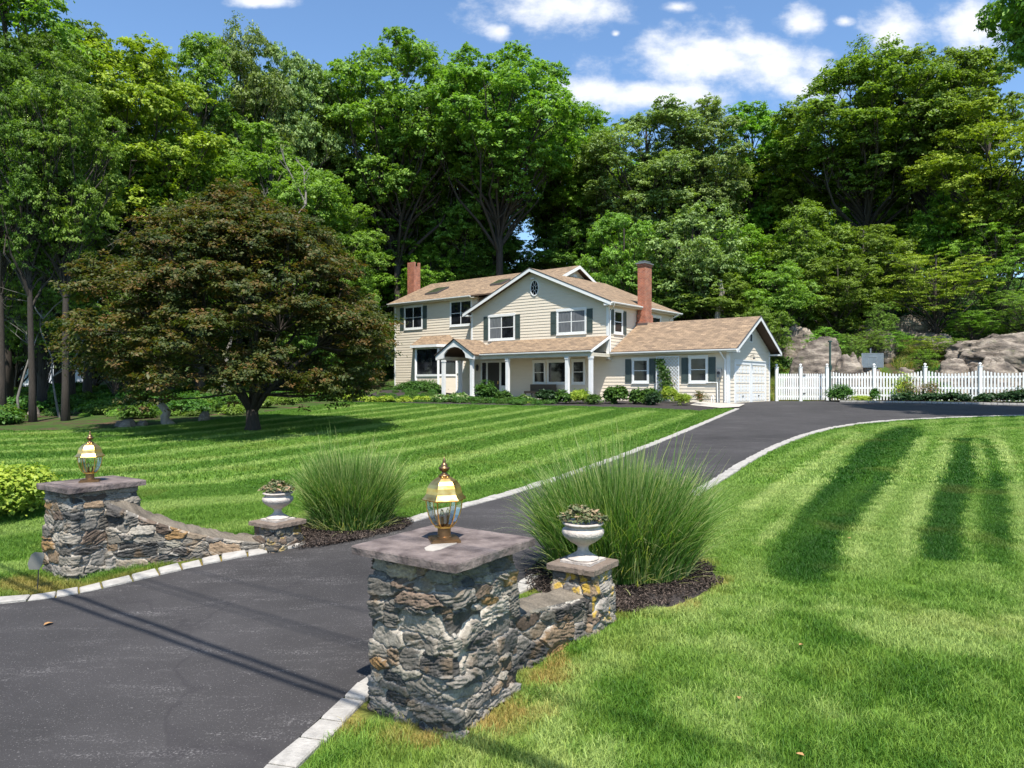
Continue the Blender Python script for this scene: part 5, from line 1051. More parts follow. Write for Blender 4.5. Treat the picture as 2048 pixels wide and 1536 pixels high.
# ------------------------------------------------------------ rocks
m, nt_, p, out = newmat('ledge_rock'); L = nt_.links.new; tcn = N(nt_, 'ShaderNodeTexCoord'); mpn = N(nt_, 'ShaderNodeMapping'); mpn.inputs['Rotation'].default_value = (.5, .6, 0); mpn.inputs['Scale'].default_value = (1, 1, 3.2); L(tcn.outputs['Object'], mpn.inputs[0])
n1 = N(nt_, 'ShaderNodeTexNoise', i_Scale=.9, i_Detail=12.0, i_Roughness=.65); L(mpn.outputs[0], n1.inputs['Vector']); cr = N(nt_, 'ShaderNodeValToRGB'); e = cr.color_ramp.elements; e[0].position = .34; e[0].color = (.05, .04, .032, 1); e[1].position = .68; e[1].color = (.46, .39, .31, 1); q = e.new(.5); q.color = (.20, .162, .128, 1); L(n1.outputs[0], cr.inputs[0])
n2 = N(nt_, 'ShaderNodeTexNoise', i_Scale=1.6, i_Detail=6.0); L(tcn.outputs['Object'], n2.inputs['Vector']); mr = N(nt_, 'ShaderNodeMapRange'); mr.inputs[1].default_value = .6; mr.inputs[2].default_value = .72; mr.inputs[4].default_value = .5; L(n2.outputs[0], mr.inputs[0])
mm = N(nt_, 'ShaderNodeMix', data_type='RGBA'); L(mr.outputs[0], mm.inputs[0]); L(cr.outputs[0], mm.inputs[6]); mm.inputs[7].default_value = (.12, .13, .05, 1); L(mm.outputs[2], p.inputs['Base Color']); p.inputs['Roughness'].default_value = .85
n3 = N(nt_, 'ShaderNodeTexNoise', i_Scale=6.0, i_Detail=10.0, i_Roughness=.7); L(mpn.outputs[0], n3.inputs['Vector']); bp = N(nt_, 'ShaderNodeBump', i_Strength=1.0, i_Distance=.12); L(n3.outputs[0], bp.inputs['Height']); L(bp.outputs[0], p.inputs['Normal']); M['rock'] = m
import bmesh
def boulder(px, Y, wpx, toppy, depth, seed, lab, lean=0.0, sub=5, sharp=.36, sink=.5, name='boulder'):
    b = P3(px, Y); W = wpx / FP * Y / 2; H_ = zat(toppy, Y) - b.z + sink
    bm = bmesh.new(); bmesh.ops.create_icosphere(bm, subdivisions=sub, radius=1); V = np.array([v.co[:] for v in bm.verts])
    d = V.copy(); n1 = fbm(d[:, 0] * 1.3 + seed, d[:, 1] * 1.3, d[:, 2] * 1.3, seed, 3) - .5; cells = np.abs(fbm(d[:, 0] * 2.6 + d[:, 2] * 2, d[:, 1] * 2.6, d[:, 2] * 5, seed + 3, 5, .6) - .5) * 2
    V = V * (1 + n1 * .75 - cells * sharp)[:, None]; V[:, 2] = np.where(V[:, 2] > 0, V[:, 2] ** .8 if False else V[:, 2], V[:, 2] * .4)
    V[:, 2] = np.clip(V[:, 2], -.4, 3); V[:, 2] /= V[:, 2].max(); V[:, 0] /= np.abs(V[:, 0]).max(); V = V * np.array([W, depth / 2, H_]); V[:, 0] += V[:, 2] * lean
    V[:, 2] -= sink
    for v, c in zip(bm.verts, V): v.co = c
    me = bpy.data.meshes.new(name); bm.to_mesh(me); bm.free()
    for p_ in me.polygons: p_.use_smooth = True
    o = link(name, me, M['rock']); o.location = b; return tag(o, lab, 'rock', 'rocks')
boulder(1625, 46.5, 128, 672, 4.4, 2, 'big rounded brown boulder just right of the garage behind the gate', .25, 6, sharp=.14)
boulder(1697, 45.0, 96, 704, 2.4, 5, 'paler lichened boulder behind the green post')
boulder(1738, 45.8, 60, 712, 1.8, 9, 'small tan boulder left of the backboard')
boulder(1592, 51.0, 86, 640, 3.0, 12, 'dark slanting ledge above the garage eave')
boulder(1815, 53.5, 120, 630, 4, 15, 'pale sunlit rock slab high on the slope')
boulder(1766, 50.0, 74, 656, 2, 18, 'small grey rock halfway up the slope'); boulder(1866, 50.5, 80, 664, 3, 21, 'dark ledge under the yellow-green sapling')
boulder(2040, 46.5, 330, 662, 5, 27, 'huge brown boulder at the right edge above the fence', .25, 6); boulder(1990, 43.6, 140, 712, 2.2, 33, 'low tan boulder behind the fence in front of the huge one'); boulder(1905, 45.6, 90, 716, 2.5, 36, 'sloping ledge running down to the fence')
boulder(1822, 45.2, 60, 734, 2, 39, 'low mossy rock behind the fence right of the backboard'); boulder(1728, 54.0, 60, 650, 3, 45, 'weathered outcrop behind the boulders'); boulder(1960, 56, 120, 640, 3, 49, 'grey outcrop in the brush above the huge boulder')
boulder(256, 25.3, 62, 838, .8, 51, 'low grey rock at the lawn edge left of the red maple', 0, 4, sink=.25); boulder(286, 25.6, 22, 840, .5, 53, 'small grey rock beside the low one at the lawn edge', 0, 4, sink=.2)
boulder(66, 29.5, 30, 812, .8, 57, 'rock among the trees at left', 0, 4, sink=.2); boulder(408, 27.5, 26, 822, .6, 58, 'small rock behind the red maple trunk', 0, 4, sink=.2)

# ------------------------------------------------------------ shrubs and flowers
def bush(px, Y, wpx, hpx, mat, lab, cat='shrub', group=None, seed=0, s=.1, name='shrub', nsub=46, nleaf=12, aspect=.6, depth=.9, z0=None, **kw):
    b = P3(px, Y); W = wpx / FP * Y / 2; H_ = hpx / FP * Y
    me = shrub_mesh(seed, nsub, nleaf, s, (W, W * depth, H_ * .74), aspect, sub=.2, **kw); o = link(name, me, M[mat]); o.location = b
    if z0 is not None: o.location.z = z0
    return tag(o, lab, cat, group)
gb = 'plants of the house bed'
bush(845, 50, 110, 26, 'L_shrub', 'long clipped green hedge under the bay window', 'hedge', gb, 1, .12, 'hedge', 90, 14, depth=.5)
for i, (px, w, h, lab) in enumerate([(738, 44, 16, 'leftmost lime-green low perennial beside the red maple'), (772, 40, 17, 'lime-green low perennial second from the left'), (808, 40, 15, 'lime-green low perennial left of the variegated hostas'), (843, 42, 17, 'lime-green low perennial touching the variegated hosta')]): bush(px, 38.9, w, h, 'L_lime', lab, 'perennial', gb, 10 + i, .10, 'perennial', 30, 10, .45)
for i, (px, w, h, lab) in enumerate([(880, 44, 22, 'cream-edged hosta at the left of the pair'), (915, 46, 24, 'cream-edged hosta at the right of the pair by the portico')]): bush(px, 38.6, w, h, 'L_hosta', lab, 'hosta', gb, 20 + i, .2, 'hosta', 26, 7, .5)
bush(705, 41, 40, 20, 'L_lime', 'yellow-green fern-like plant under the maple edge', 'perennial', gb, 25, .12, 'perennial')
bush(972, 38.6, 46, 54, 'L_shrub', 'tall green shrub with pale tips by the portico steps', 'shrub', gb, 30, .13); bush(1004, 38.3, 38, 32, 'L_shrub', 'rounded green shrub right of the portico steps', 'shrub', gb, 31, .12)
bush(1050, 38.0, 36, 20, 'L_hosta', 'small pale flowering clump in front of the bench', 'perennial', gb, 32, .12, 'perennial', 26, 8)
bush(1048, 37.6, 60, 8, 'L_lime', 'flat yellow-green edging plant before the bench', 'perennial', gb, 33, .08, 'perennial', 26, 8)
bush(1097, 37.2, 46, 33, 'L_dkshrub', 'dark glossy peony bush left of the fifth column', 'shrub', gb, 34, .13); bush(1126, 37.0, 40, 32, 'L_shrub', 'dark green peony bush at the fifth column', 'shrub', gb, 35, .13)
bush(1160, 37.2, 52, 36, 'L_lime', 'spiky light green iris clump beside the last porch column', 'perennial', gb, 36, .26, 'perennial', 34, 10, .16, up=.0); bush(1188, 36.6, 40, 26, 'L_shrub', 'small leafy shrub under the last porch column', 'shrub', gb, 37, .11)
bush(1233, 37.0, 56, 44, 'L_shrub', 'full hydrangea bush left of the first garage window', 'shrub', gb, 38, .16, nsub=60); bush(1286, 36.8, 60, 40, 'L_shrub', 'full hydrangea bush below the first garage window', 'shrub', gb, 39, .16, nsub=60); bush(1306, 36.0, 36, 34, 'L_dkshrub', 'dark rounded shrub in front of the trellis plant', 'shrub', gb, 40, .13)
bush(1340, 37.6, 36, 42, 'L_lime', 'yellow-green bush at the foot of the trellis', 'shrub', gb, 41, .08, depth=.8); bush(1364, 35.8, 40, 30, 'L_yellow', 'feathery olive shrub in front of the trellis', 'shrub', gb, 42, .07, nsub=60); bush(1404, 36.4, 36, 34, 'L_pink', 'sparse rose bush with reddish tips under the second garage window', 'shrub', gb, 43, .07, nsub=24, nleaf=8)
bush(1438, 38.6, 16, 48, 'L_shrub', 'narrow climbing plant on the garage corner', 'climber', gb, 44, .09, 'climber', 30, 9)
# vine on the trellis
r_ = np.random.default_rng(8); pts = []
for i in range(900): t = r_.uniform(0, 1); u = 3.35 + .25 * math.sin(t * 4) + r_.normal(0, .18 - .1 * t + .05) ; q = hw(u, .4 - .26 - abs(r_.normal(0, .06)), 1.5 + t * 2.3); pts.append(q[:])
pts = np.array(pts); o0 = hw(3.3, .25, 1.4); me = leafmesh('vine', [leaves(pts - np.array(o0), .12, .7, .3, np.tile((-.6, -.8, 0), (900, 1)), .5, r_)]); o = link('vine', me, M['L_shrub']); o.location = o0; tag(o, 'green vine climbing the lattice trellis', 'vine')
fb = 'plants along the fence'
bush(1678, 41.0, 58, 42, 'L_shrub', 'round clipped boxwood in front of the green post', 'boxwood', fb, 50, .09, 'boxwood', 120, 16, lobes=2)
bush(1725, 41.6, 50, 14, 'L_lime', 'low grassy clump right of the boxwood', 'perennial', fb, 51, .12, 'perennial', 24, 8, .3); bush(1750, 41.3, 22, 32, 'L_shrub', 'upright leafy plant at the third fence post', 'perennial', fb, 52, .09, 'perennial')
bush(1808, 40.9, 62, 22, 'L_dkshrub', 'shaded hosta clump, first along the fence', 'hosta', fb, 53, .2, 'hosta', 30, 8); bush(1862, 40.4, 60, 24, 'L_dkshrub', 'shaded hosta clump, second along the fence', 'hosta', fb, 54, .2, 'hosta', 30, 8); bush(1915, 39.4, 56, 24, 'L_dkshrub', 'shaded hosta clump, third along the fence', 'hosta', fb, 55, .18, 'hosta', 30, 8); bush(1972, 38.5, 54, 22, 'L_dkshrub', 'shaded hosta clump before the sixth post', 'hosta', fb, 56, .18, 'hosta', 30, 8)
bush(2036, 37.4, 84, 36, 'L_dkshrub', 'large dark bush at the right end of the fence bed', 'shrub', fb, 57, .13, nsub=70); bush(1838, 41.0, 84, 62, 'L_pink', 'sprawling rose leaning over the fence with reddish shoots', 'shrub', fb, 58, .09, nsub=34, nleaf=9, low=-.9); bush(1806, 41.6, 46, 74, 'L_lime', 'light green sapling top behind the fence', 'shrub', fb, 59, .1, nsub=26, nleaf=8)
bush(-18, 11.3, 220, 118, 'L_lime', 'yellow-green leafy shrub cut by the left picture edge', 'shrub', None, 60, .085, nsub=190, nleaf=18, depth=.8, lobes=7)
for i, (px, Y, w, h, lab) in enumerate([(700, 30.5, 90, 20, 'reddish low shoots beside the lawn under the maple'), ]): pass

# ------------------------------------------------------------ trees
def tree_mesh(seed, H, Rc, base, nl, nsub, nleaf, s, lr=(.30, .42), open_=0.0, flat=.45, squash=.72, layered=False, fork=None):
    r_ = np.random.default_rng(seed); cen, rad = [], []
    zc = H * (1 + base) / 2; hz = H * (1 - base) / 2
    for i in range(nl):
        for _ in range(50):
            d = r_.normal(size=3); d /= np.linalg.norm(d); q = r_.uniform(.45, 1) ** .5 if i > nl * .2 else r_.uniform(.1, .5)
            r0 = Rc * r_.uniform(*lr); P_ = np.array([d[0] * (Rc - r0 * .7) * q, d[1] * (Rc - r0 * .7) * q, zc + d[2] * (hz - r0 * .6) * q])
            if P_[2] < zc: f = .55 + .45 * (P_[2] - H * base) / max(.1, zc - H * base); P_[:2] *= (f if open_ else max(f, .8))
            if all(np.linalg.norm((P_ - c) * (1, 1, 1.3)) > r0 * (.62 if not open_ else .85) for c in cen): break
        cen.append(P_); rad.append(np.array([r0, r0, r0 * (squash if not layered else .38)]) * r_.uniform(.85, 1.15))
    cen = np.array(cen); rad = np.array(rad); crown = leafmesh('crown', [clump_leaves(cen, rad, nsub, nleaf, s, seed, .62, flat, shell=(.55, 1.08), low=-.55, sub=.115)])
    mb = MB(); tr = H * .0135; pts = []; K = 9; sway = r_.normal(0, .02 * H, 2); top = fork or .86
    for i in range(K + 1): t = i / K * top; pts.append(Vector((sway[0] * math.sin(t * 3) * t, sway[1] * math.sin(t * 2.5 + 1) * t, t * H - (.3 if i == 0 else 0))))
    mb.tube(pts, [tr * (1.35 if i == 0 else 1) * (1 - .8 * (i / K) ** 1.2) + .02 for i in range(K + 1)], 8)
    def tp(z): t = min(max(z / H / top, 0), .999) * K; i = int(t); return pts[i].lerp(pts[i + 1], t - i), tr * (1 - .8 * (t / K) ** 1.2)
    for c, r0 in zip(cen, rad):
        hd = math.hypot(c[0], c[1]); z0 = max(H * base * .72, c[2] - hd * r_.uniform(.7, 1.3) - .08 * H); z0 = min(z0, H * top * .95); a, ra = tp(z0); b = Vector(c); mid = a.lerp(b, .5) + Vector((r_.normal(0, .04 * H), r_.normal(0, .04 * H), -.01 * H if c[2] < zc else .02 * H)) * .6
        q1 = a.lerp(mid, .5) + Vector((0, 0, .012 * H)); P_ = [a, q1, mid, mid.lerp(b, .5) + Vector(r_.normal(0, .012 * H, 3)), b]; rr = min(ra * .6, .02 + hd * .022 + .05)
        mb.tube(P_, [rr, rr * .8, rr * .62, rr * .42, rr * .2], 5, cap=False)
        for _ in range(4): d = Vector(r_.normal(size=3)); d.z = abs(d.z) * .6; d.normalize(); e_ = b + d * float(r0[0]) * .85; s0 = mid.lerp(b, r_.uniform(.3, 1)); mb.tube([s0, s0.lerp(e_, .5) + Vector(r_.normal(0, .1, 3)), e_], [rr * .3, rr * .2, .012], 4, cap=False)
    me = bpy.data.meshes.new('trunk'); me.from_pydata(mb.v, [], mb.f); [setattr(p_, 'use_smooth', True) for p_ in me.polygons]; me.update(); me.materials.append(M['bark']); me.transform(Matrix.Identity(4))
    crown.materials.append(M['L_mid']); return crown, me, H, Rc
VAR = {
 'dome': [tree_mesh(101, 24, 6.6, .26, 84, 46, 22, .25, (.19, .30)), tree_mesh(102, 24, 6.4, .22, 84, 46, 22, .25, (.19, .30))],
 'vase': [tree_mesh(111, 24, 7.4, .40, 92, 46, 22, .25, (.16, .26), 1), tree_mesh(112, 24, 7.4, .36, 94, 46, 22, .25, (.16, .26), 1)],
 'tall': [tree_mesh(121, 24, 5.2, .14, 80, 42, 22, .23, (.22, .34)), tree_mesh(122, 24, 5.0, .10, 80, 42, 22, .23, (.22, .34))],
 'grove': [tree_mesh(151, 24, 5.6, .34, 64, 40, 22, .20, (.2, .3), open_=1), tree_mesh(152, 24, 5.2, .36, 64, 40, 22, .20, (.2, .3), open_=1)],
 'low': [tree_mesh(131, 10, 4.4, .04, 54, 36, 20, .19, (.2, .34)), tree_mesh(132, 10, 4.2, .05, 54, 36, 20, .19, (.2, .34))],
 'layer': [tree_mesh(141, 9, 4.6, .10, 44, 20, 30, .13, (.24, .36), 1, .2, layered=True), tree_mesh(142, 9, 4.4, .12, 42, 20, 30, .13, (.24, .36), 1, .2, layered=True)],
}
tr_i = 0
def tree(px, Y, toppy, wpx, kind, mat, lab, group='woodland trees around the house', name='tree'):
    global tr_i
    cm, tm, H, Rc = VAR[kind][tr_i % 2]; tr_i += 1; b = P3(px, Y); h = zat(toppy, Y) - b.z; sx = wpx / FP * Y / 2 / Rc
    o = empty(name, b, (tr_i * 2.399) % 6.283); o.scale = (sx, sx, h / H); tag(o, lab, 'tree', group)
    t = link('trunk', tm, None, o); c = link('crown', cm, None, o); c.material_slots[0].link = 'OBJECT'; c.material_slots[0].material = M[mat]
    return o
TL = [
 (10, 36, -140, 380, 'tall', 'L_mid', 'tall tree at the left edge with its top cut off by the picture'),
 (118, 52, 12, 330, 'dome', 'L_mid', 'dark crown standing on the skyline at far left above the yellow-green maple'),
 (262, 41, 66, 400, 'dome', 'L_yellow', 'brilliant yellow-green maple, the brightest tall crown on the left'),
 (70, 42, 150, 330, 'dome', 'L_mid', 'olive-green tree below the far left skyline'),
 (395, 52, 62, 250, 'tall', 'L_mid', 'dark green tree between the yellow-green maple and the silvery tree'),
 (480, 58, 44, 270, 'vase', 'L_grey', 'silvery grey-green airy tree, its two tufts highest left of the sky gap'),
 (575, 61, 82, 220, 'vase', 'L_grey', 'silvery tree at the edge of the sky gap left of the great oak'),
 (548, 48, 235, 300, 'dome', 'L_mid', 'broad mid-green tree above the red maple top'),
 (400, 44, 260, 260, 'tall', 'L_mid', 'shaded tree under the yellow-green maple on its right'),
 (655, 66, 128, 240, 'dome', 'L_mid', 'grey-green crown just left of the great oak'),
 (140, 37, 300, 280, 'tall', 'L_mid', 'slender-trunked tree near the left edge with light showing under it'),
 (795, 66, 60, 370, 'vase', 'L_mid', 'great oak left of centre with dark forked limbs, top of the central skyline'),
 (1000, 64, 98, 380, 'vase', 'L_mid', 'spreading oak right of the great oak with limbs fanned like a hand'),
 (925, 68, 130, 240, 'dome', 'L_mid', 'tree filling the dip between the two central oaks'),
 (772, 68, 336, 210, 'tall', 'L_bright', 'vivid green pointed maple behind the left chimney'),
 (898, 69, 378, 130, 'tall', 'L_grey', 'narrow pale green conical tree above the house ridge'),
 (660, 50, 385, 240, 'dome', 'L_mid', 'green tree between the red maple and the vivid pointed maple'),
 (1105, 74, 165, 190, 'dome', 'L_mid', 'tree closing the treeline between the fan-limbed oak and the lower skyline'),
 (1165, 70, 200, 200, 'dome', 'L_bright', 'first tree of the lower skyline right of the central oaks'),
 (1290, 66, 190, 280, 'dome', 'L_grey', 'silvery rounded tree above the tall chimney'),
 (1405, 67, 190, 220, 'dome', 'L_grey', 'silvery tree right of the one above the tall chimney'),
 (1500, 70, 198, 220, 'dome', 'L_bright', 'bright green crown in the middle of the right skyline dip'),
 (1590, 68, 214, 200, 'dome', 'L_yellow', 'yellow-green crown at the foot of the big right oak'),
 (1735, 62, 96, 380, 'vase', 'L_mid', 'big open oak on the right skyline with long leaning limbs'),
 (1870, 60, 92, 330, 'vase', 'L_mid', 'tall oak beside the big open oak, nearer the right edge'),
 (1985, 54, 185, 290, 'dome', 'L_yellow', 'olive tree at the right edge below the overhanging branch'),
 (2275, 25.5, -420, 540, 'vase', 'L_mid', 'near tree at the right whose branch tips hang into the upper right corner'),
 (1385, 56, 395, 230, 'low', 'L_grey', 'pale-leaved understorey tree behind the garage ridge'),
 (1490, 58, 440, 220, 'low', 'L_bright', 'understorey tree right of the pale-leaved one'),
 (1610, 57, 400, 220, 'low', 'L_mid', 'understorey tree above the dark ledge'),
 (1245, 58, 400, 200, 'low', 'L_mid', 'understorey tree left of the tall chimney'),
 (1130, 68, 430, 190, 'low', 'L_dark', 'dark understorey tree above the rear gable'),
 (1730, 57, 430, 220, 'low', 'L_mid', 'understorey tree in shade under the big open oak'),
 (1895, 56, 370, 170, 'low', 'L_bright', 'bright domed understorey tree on the upper right slope'),
 (1990, 52, 420, 210, 'layer', 'L_bright', 'layered understorey tree near the right edge'),
 (1870, 51, 480, 240, 'layer', 'L_yellow', 'glowing yellow-green layered sapling above the rocks'),
 (2060, 49, 560, 200, 'layer', 'L_mid', 'shaded shrubby sapling above the huge boulder'),
 (1565, 52, 520, 180, 'low', 'L_mid', 'leafy sapling above the garage gable'),
 (1670, 53, 500, 200, 'low', 'L_mid', 'leafy sapling above the rounded boulder'),
 (1440, 54, 540, 170, 'low', 'L_mid', 'leafy sapling over the middle of the garage ridge'),
 (1220, 62, 520, 150, 'low', 'L_dark', 'dark sapling between the rear gable and the tall chimney'),
 (1345, 56, 530, 150, 'low', 'L_dark', 'dark sapling right of the tall chimney'),
 (990, 68, 460, 190, 'low', 'L_dark', 'dark sapling above the oval-window gable'),
 (862, 66, 480, 150, 'low', 'L_bright', 'bright sapling right of the left chimney'),
 (690, 55, 490, 150, 'low', 'L_mid', 'green sapling left of the left chimney'),
 (620, 46, 470, 210, 'low', 'L_mid', 'sapling behind the right shoulder of the red maple'),
 (1790, 49.5, 655, 84, 'layer', 'L_bright', 'light green bushy sapling in the middle of the rocky slope'),
 (1745, 49, 650, 80, 'layer', 'L_mid', 'shrubby sapling above the small tan boulder'),
 (1855, 48.5, 665, 84, 'layer', 'L_yellow', 'yellow-green bush right of the middle of the rocky slope'),
 (1765, 50, 590, 70, 'layer', 'L_mid', 'thin sapling growing between the pale slab and the backboard'),
 (1650, 48, 640, 90, 'layer', 'L_bright', 'small sapling behind the rounded boulder'),
 (1702, 47.5, 655, 76, 'layer', 'L_mid', 'little sapling between the rounded boulder and the backboard'),
 (1850, 46.5, 690, 60, 'layer', 'L_bright', 'little bush right of the backboard below the dark ledge'),
 (1905, 48, 668, 66, 'layer', 'L_mid', 'small shrubby tree at the left foot of the huge boulder'),
 (1530, 49, 600, 120, 'low', 'L_mid', 'shrubby tree just above the right end of the garage ridge'),
 (1945, 50, 610, 120, 'layer', 'L_bright', 'brush sapling at the top of the huge boulder'),
 (230, 36, 520, 160, 'layer', 'L_mid', 'woodland sapling left of the red maple'),
 (90, 33, 470, 170, 'layer', 'L_mid', 'horizontal-branched sapling before the neighbouring house'),
 (-40, 31, 330, 220, 'layer', 'L_mid', 'layered tree cut by the left edge'),
 (66, 27, 130, 200, 'grove', 'L_dark', 'slim tree at the lawn edge, second trunk from the left'),
 (131, 27.5, 90, 230, 'grove', 'L_mid', 'straight-trunked tree at the lawn edge, third from the left'),
 (4, 29, 60, 230, 'grove', 'L_dark', 'tree whose trunk runs along the left picture edge'),
 (84, 33, 40, 260, 'grove', 'L_dark', 'stout tree set back behind the two slim lawn-edge trees'),
 (174, 39, 120, 230, 'grove', 'L_mid', 'stout tree with sunlit trunk left of the red maple'),
 (318, 42, 200, 230, 'grove', 'L_bright', 'tree with dark trunk rising behind the red maple'),
 (250, 47, 330, 240, 'low', 'L_mid', 'leafy mid-height tree filling behind the left edge of the red maple'),
 (30, 50, 420, 260, 'low', 'L_dark', 'dark low tree beside the neighbouring house'),
 (190, 52, 560, 220, 'low', 'L_mid', 'low green tree right of the neighbouring house'),
 (340, 44, 420, 260, 'tall', 'L_dark', 'dark trunked tree behind the left half of the red maple'),
]
for t_ in TL: tree(*t_)
rb = random.Random(4)
for i, px in enumerate(list(range(-260, 2400, 95))):
    top = 300 + rb.uniform(-30, 60)
    if 1000 < px < 1130: top = 520
    if px < 380: top = 560 + rb.uniform(-40, 60)
    Y = 84 + rb.uniform(-8, 10)
    tree(px, Y, top, rb.uniform(190, 250), 'dome' if top < 500 else 'low', 'L_mid', 'dark tree deep in the back of the wood', 'dark trees deep in the wood')
for i, px in enumerate(list(range(380, 2300, 120))):
    if 1000 < px < 1130: continue
    tree(px + rb.uniform(-20, 20), 74 + rb.uniform(-3, 3), 430 + rb.uniform(-50, 40), rb.uniform(180, 230), 'low', 'L_mid', 'dark low tree in the second row of the wood', 'dark low trees of the second row')
for i, px in enumerate(range(-140, 800, 78)): tree(px, 60 + rb.uniform(-4, 5), 610 + rb.uniform(-30, 40), rb.uniform(130, 170), 'low', 'L_dark', 'dark low tree under the wood at left', 'dark low trees under the left wood')
# extra bare trunks in the shaded wood at left and behind the garage
def trunk_only(px, Y, px1, top, r0, mat, lab, name='dead_tree', cat='tree'):
    b = P3(px, Y); e_ = Vector(((px1 - 1024) / FP * Y, Y, zat(top, Y))); o = empty(name, b); tag(o, lab, cat); mb = MB(); K = 7; q = [Vector((0, 0, -.2)).lerp(e_ - b, i / K) + Vector((math.sin(i * 1.7 + px) * r0 * .5, 0, 0)) for i in range(K + 1)]
    mb.tube(q, [r0 * (1 - .4 * i / K) for i in range(K + 1)], 9); mb.build('stem', mat, o, smooth=True); return o
trunk_only(1437, 53, 1441, 560, .3, M['palebark'], 'pale dead trunk standing behind the garage ridge')
trunk_only(340, 26, 322, 798, .19, M['palebark'], 'leaning sawn stump at the lawn edge behind the rock', 'stump', 'stump')
# bare pale trees
def bare(px, Y, top, r0, seed, lab, spread=.8, lv0=4, kk=1.0):
    r_ = random.Random(seed); b = P3(px, Y); h = zat(top, Y) - b.z; o = empty('bare_tree', b); tag(o, lab, 'tree'); mb = MB()
    def br(p, d, ln, r, lv):
        P_ = [p]; 
        for i in range(4): d = (d + Vector((r_.gauss(0, .16), r_.gauss(0, .16), r_.gauss(.02, .1)))).normalized(); P_.append(P_[-1] + d * ln / 4)
        mb.tube(P_, [r * (1 - .18 * i) for i in range(5)], 5, cap=False)
        if lv: 
            for k in range(3): q = P_[r_.choice((2, 3, 4))]; a = r_.uniform(0, 6.28); dd = (d * .6 + Vector((math.cos(a), math.sin(a) * .5, r_.uniform(-.3, .5))) * spread).normalized(); br(q, dd, ln * r_.uniform(.5, .75) * kk, r * .5, lv - 1)
    br(Vector((0, 0, -.2)), Vector((.02, 0, 1)), h * .8, r0, lv0); mb.build('trunk', M['greybark'], o, smooth=True)
M['greybark'] = simple('grey_bark', (.20, .18, .155), (.10, .09, .08), 6, .85, .4, 18)
bare(442, 41, 215, .16, 3, 'pale dead tree with bare forked branches above the red maple', .4, 3, .42)
bare(40, 27.5, 560, .06, 9, 'leafless grey tangle of branches at the left edge', 1.0); bare(120, 29, 600, .05, 12, 'leafless twiggy sapling in front of the neighbouring house', 1.0)

# the red maple on the lawn
def red_maple():
    bx, by = G(505, 861); b = Vector((bx, by, Tz(bx, by))); o = empty('red_maple', b); tag(o, 'wide bronze-leaved Japanese maple standing on the front lawn', 'tree')
    r_ = np.random.default_rng(77); cen, rad = [], []; cx, RX, RY, H_ = -.55, 5.75, 4.7, 7.75
    tries = 0
    while len(cen) < 235 and tries < 9000:
        tries += 1; a = r_.uniform(0, 2 * np.pi); q = r_.uniform(.05, 1) ** .5; t = r_.uniform(0, 1) ** .75
        prof = (1 - t ** 2.3) ** .62 if t > .28 else (.80 + .2 * t / .28); prof *= .76 + .40 * float(fbm(math.cos(a) * 1.6 + 5, math.sin(a) * 1.6 + t * 4.5, 0, 5, 2)); q = q if r_.uniform() < .3 else r_.uniform(.78, 1)
        R0 = r_.uniform(.75, 1.35) * (1 - .3 * t); rr = prof * q; P_ = np.array([cx + math.cos(a) * (RX - R0 * .6) * rr, math.sin(a) * (RY - R0 * .6) * rr, .95 + t * (H_ - 1.0) + (.25 if q < .5 else 0) - .3 * (rr > .85) * (t < .3)])
        if all(np.linalg.norm((P_ - c) * (1, 1, 1.9)) > R0 * .45 for c in cen): cen.append(P_); rad.append((R0, R0, R0 * .55))
    cen = np.array(cen); rad = np.array(rad)
    link('crown', leafmesh('crown', [clump_leaves(cen, rad, 36, 24, .12, 9, .55, .35, up=1.0, shell=(.4, 1.08), low=-.6, sub=.13)]), M['L_maple'], o)
    mb = MB(); forks = []
    mb.tube([(0, 0, -.2), (.02, 0, .15), (.0, 0, .45), (-.02, .0, .7)], [.36, .24, .2, .19], 10)
    for k, (dx, dy, dz) in enumerate([(-.55, .05, .75), (.6, -.1, .8), (-.15, .35, 1.1), (.25, .4, 1.0), (-.3, -.35, .9), (.35, -.35, .95), (.05, 0, 1.3)]):
        p0 = Vector((0, 0, .6)); p1 = p0 + Vector((dx, dy, dz)) * .75; p2 = p1 + Vector((dx * 1.3, dy * 1.3, dz)) * 1.0; p3 = p2 + Vector((dx * 1.6, dy * 1.6, dz * .9)) * 1.1; mb.tube([p0, p1, p2, p3], [.13, .10, .075, .045], 7); forks += [p1, p2, p3]
    for c in cen:
        c = Vector(c); f = min(forks, key=lambda q: (q - c).length + (2 if q.z > c.z + .4 else 0)); m_ = f.lerp(c, .5) + Vector((r_.normal(0, .12), r_.normal(0, .12), -.06)); mb.tube([f, m_, c], [.04, .026, .01], 5, cap=False)
        for _ in range(3): d = Vector(r_.normal(size=3)) * .5; d.z *= .25; mb.tube([m_.lerp(c, .6), c + d], [.012, .004], 3, cap=False)
    mb.build('trunk', M['bark'], o, smooth=True)
red_maple()

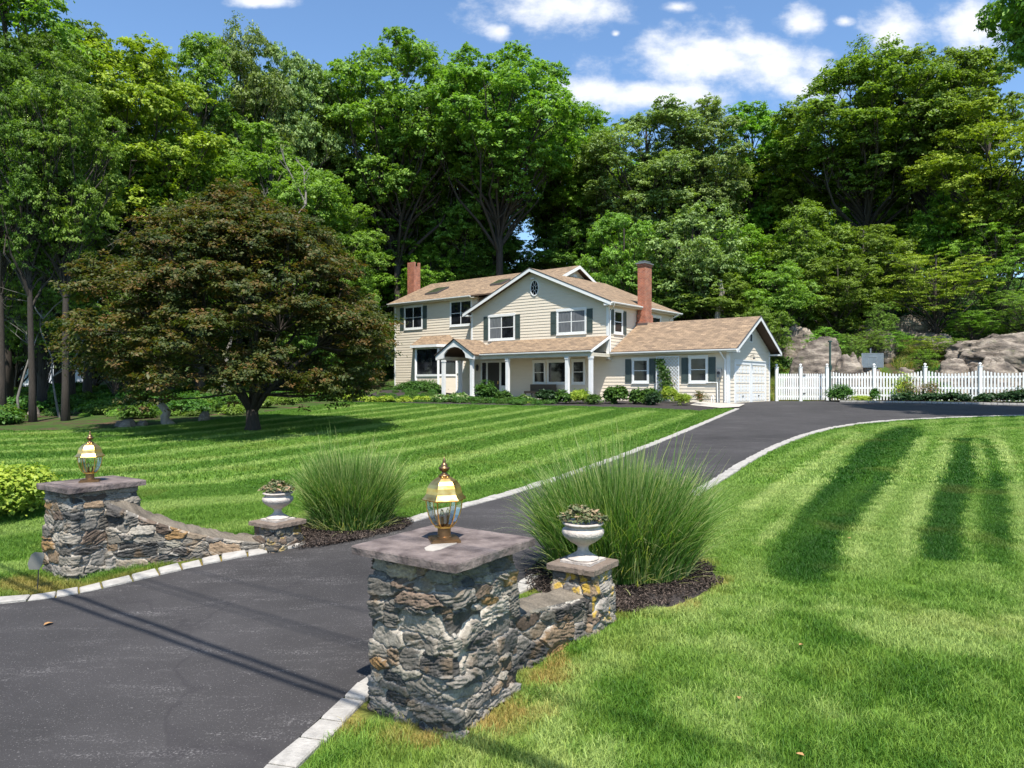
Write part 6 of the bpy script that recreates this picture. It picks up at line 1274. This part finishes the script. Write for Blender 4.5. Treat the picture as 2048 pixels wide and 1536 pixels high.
# ground cover under the trees: one scattered mass of brush
UB = [proto('brush_clump', shrub_mesh(200 + i, 30, 12, .13, (.9, .9, .6), .55), M[k]) for i, k in enumerate(('L_mid', 'L_dark', 'L_shrub', 'L_shrub'))]
r_ = np.random.default_rng(12); n = 5200; x = r_.uniform(-62, 62, n); y = r_.uniform(24, 92, n)
hu = (x - 5.785) * .777 + (y - 42) * -.629; hv = (x - 5.785) * .629 + (y - 42) * .777
ok = (np.abs(x) < y * .85 + 3) & ~inside(lawnL, x, y) & ~inside(lawnR, x, y) & ~inside(drive, x, y) & ~inside(bed, x, y) & ~inside(fbed, x, y) & (pdist(lawn_far, x, y) > .9)
ok &= ~((hu > -22) & (hu < 9.5) & (hv > -6) & (hv < 11)); ok &= ~((x > 14) & (y < 44.6 - (x - 17) * .2)); ok &= ~((x > 10) & (y < 43.5)); ok &= ~((x > -12) & (y < 42))
ok &= (r_.uniform(0, 1, n) < np.where(x < -9, np.where(y < 40, .75, 1.), 1.0)); ok &= ~((x > 14) & (y < 58) & (r_.uniform(0, 1, n) < .6)); ok &= ~((x < -8) & (y < 30) & (r_.uniform(0, 1, n) < .4))
xy = np.c_[x[ok], y[ok]]; scatter('undergrowth', xy, UB, r_.uniform(.45, 1.5, len(xy)) * np.where(xy[:, 0] < -9, .8, 1), sink=.1)
n = 420; x = r_.uniform(-11.5, 3, n); y = r_.uniform(36, 52, n); e_ = (pdist(bed, x, y, True) > .5) & inside(bed, x, y); hv = (x - 5.785) * .629 + (y - 42) * .777; hu = (x - 5.785) * .777 + (y - 42) * -.629; e_ &= (hv < -.9) & ~((hu > -12.3) & (hv > -3.1)); xy = np.c_[x[e_], y[e_]]
scatter('bed_foliage', xy, UB[2:], r_.uniform(.25, .55, len(xy)), 'low mixed foliage filling the mulched bed left of the portico', cat='plants', sink=.04)
# hill grasses on the rocky slope
HB = [proto('hill_tuft', blades_mesh('hill_tuft', 260, .6, .5, .014, .9, 6), leafmat('dry_hill_grass', (.10, .17, .03), (.40, .28, .12), .3, c3=(.20, .28, .05)))]
n = 1500; x = r_.uniform(15, 36, n); y = r_.uniform(44, 60, n); ok = fbm(x * .35, y * .35, 0, 3) > .42; xy = np.c_[x[ok], y[ok]]; scatter('hillside_grass', xy, HB, r_.uniform(.5, 1.2, len(xy)))
for o in list(sc.objects):
    if o.parent is None and o.type in ('MESH',) and o.get('kind') == 'stuff' and 'label' not in o:
        o['label'] = {'lawn_grass': 'short mown green grass blades of the near lawn', 'distant_lawn_grass': 'mown green grass of the lawn farther off', 'undergrowth': 'mixed leafy brush covering the woodland floor', 'hillside_grass': 'rough dry grass tufts on the rocky slope'}.get(o.name.split('.')[0], 'ground cover')
        o['category'] = 'grass' if 'grass' in o.name else 'undergrowth'
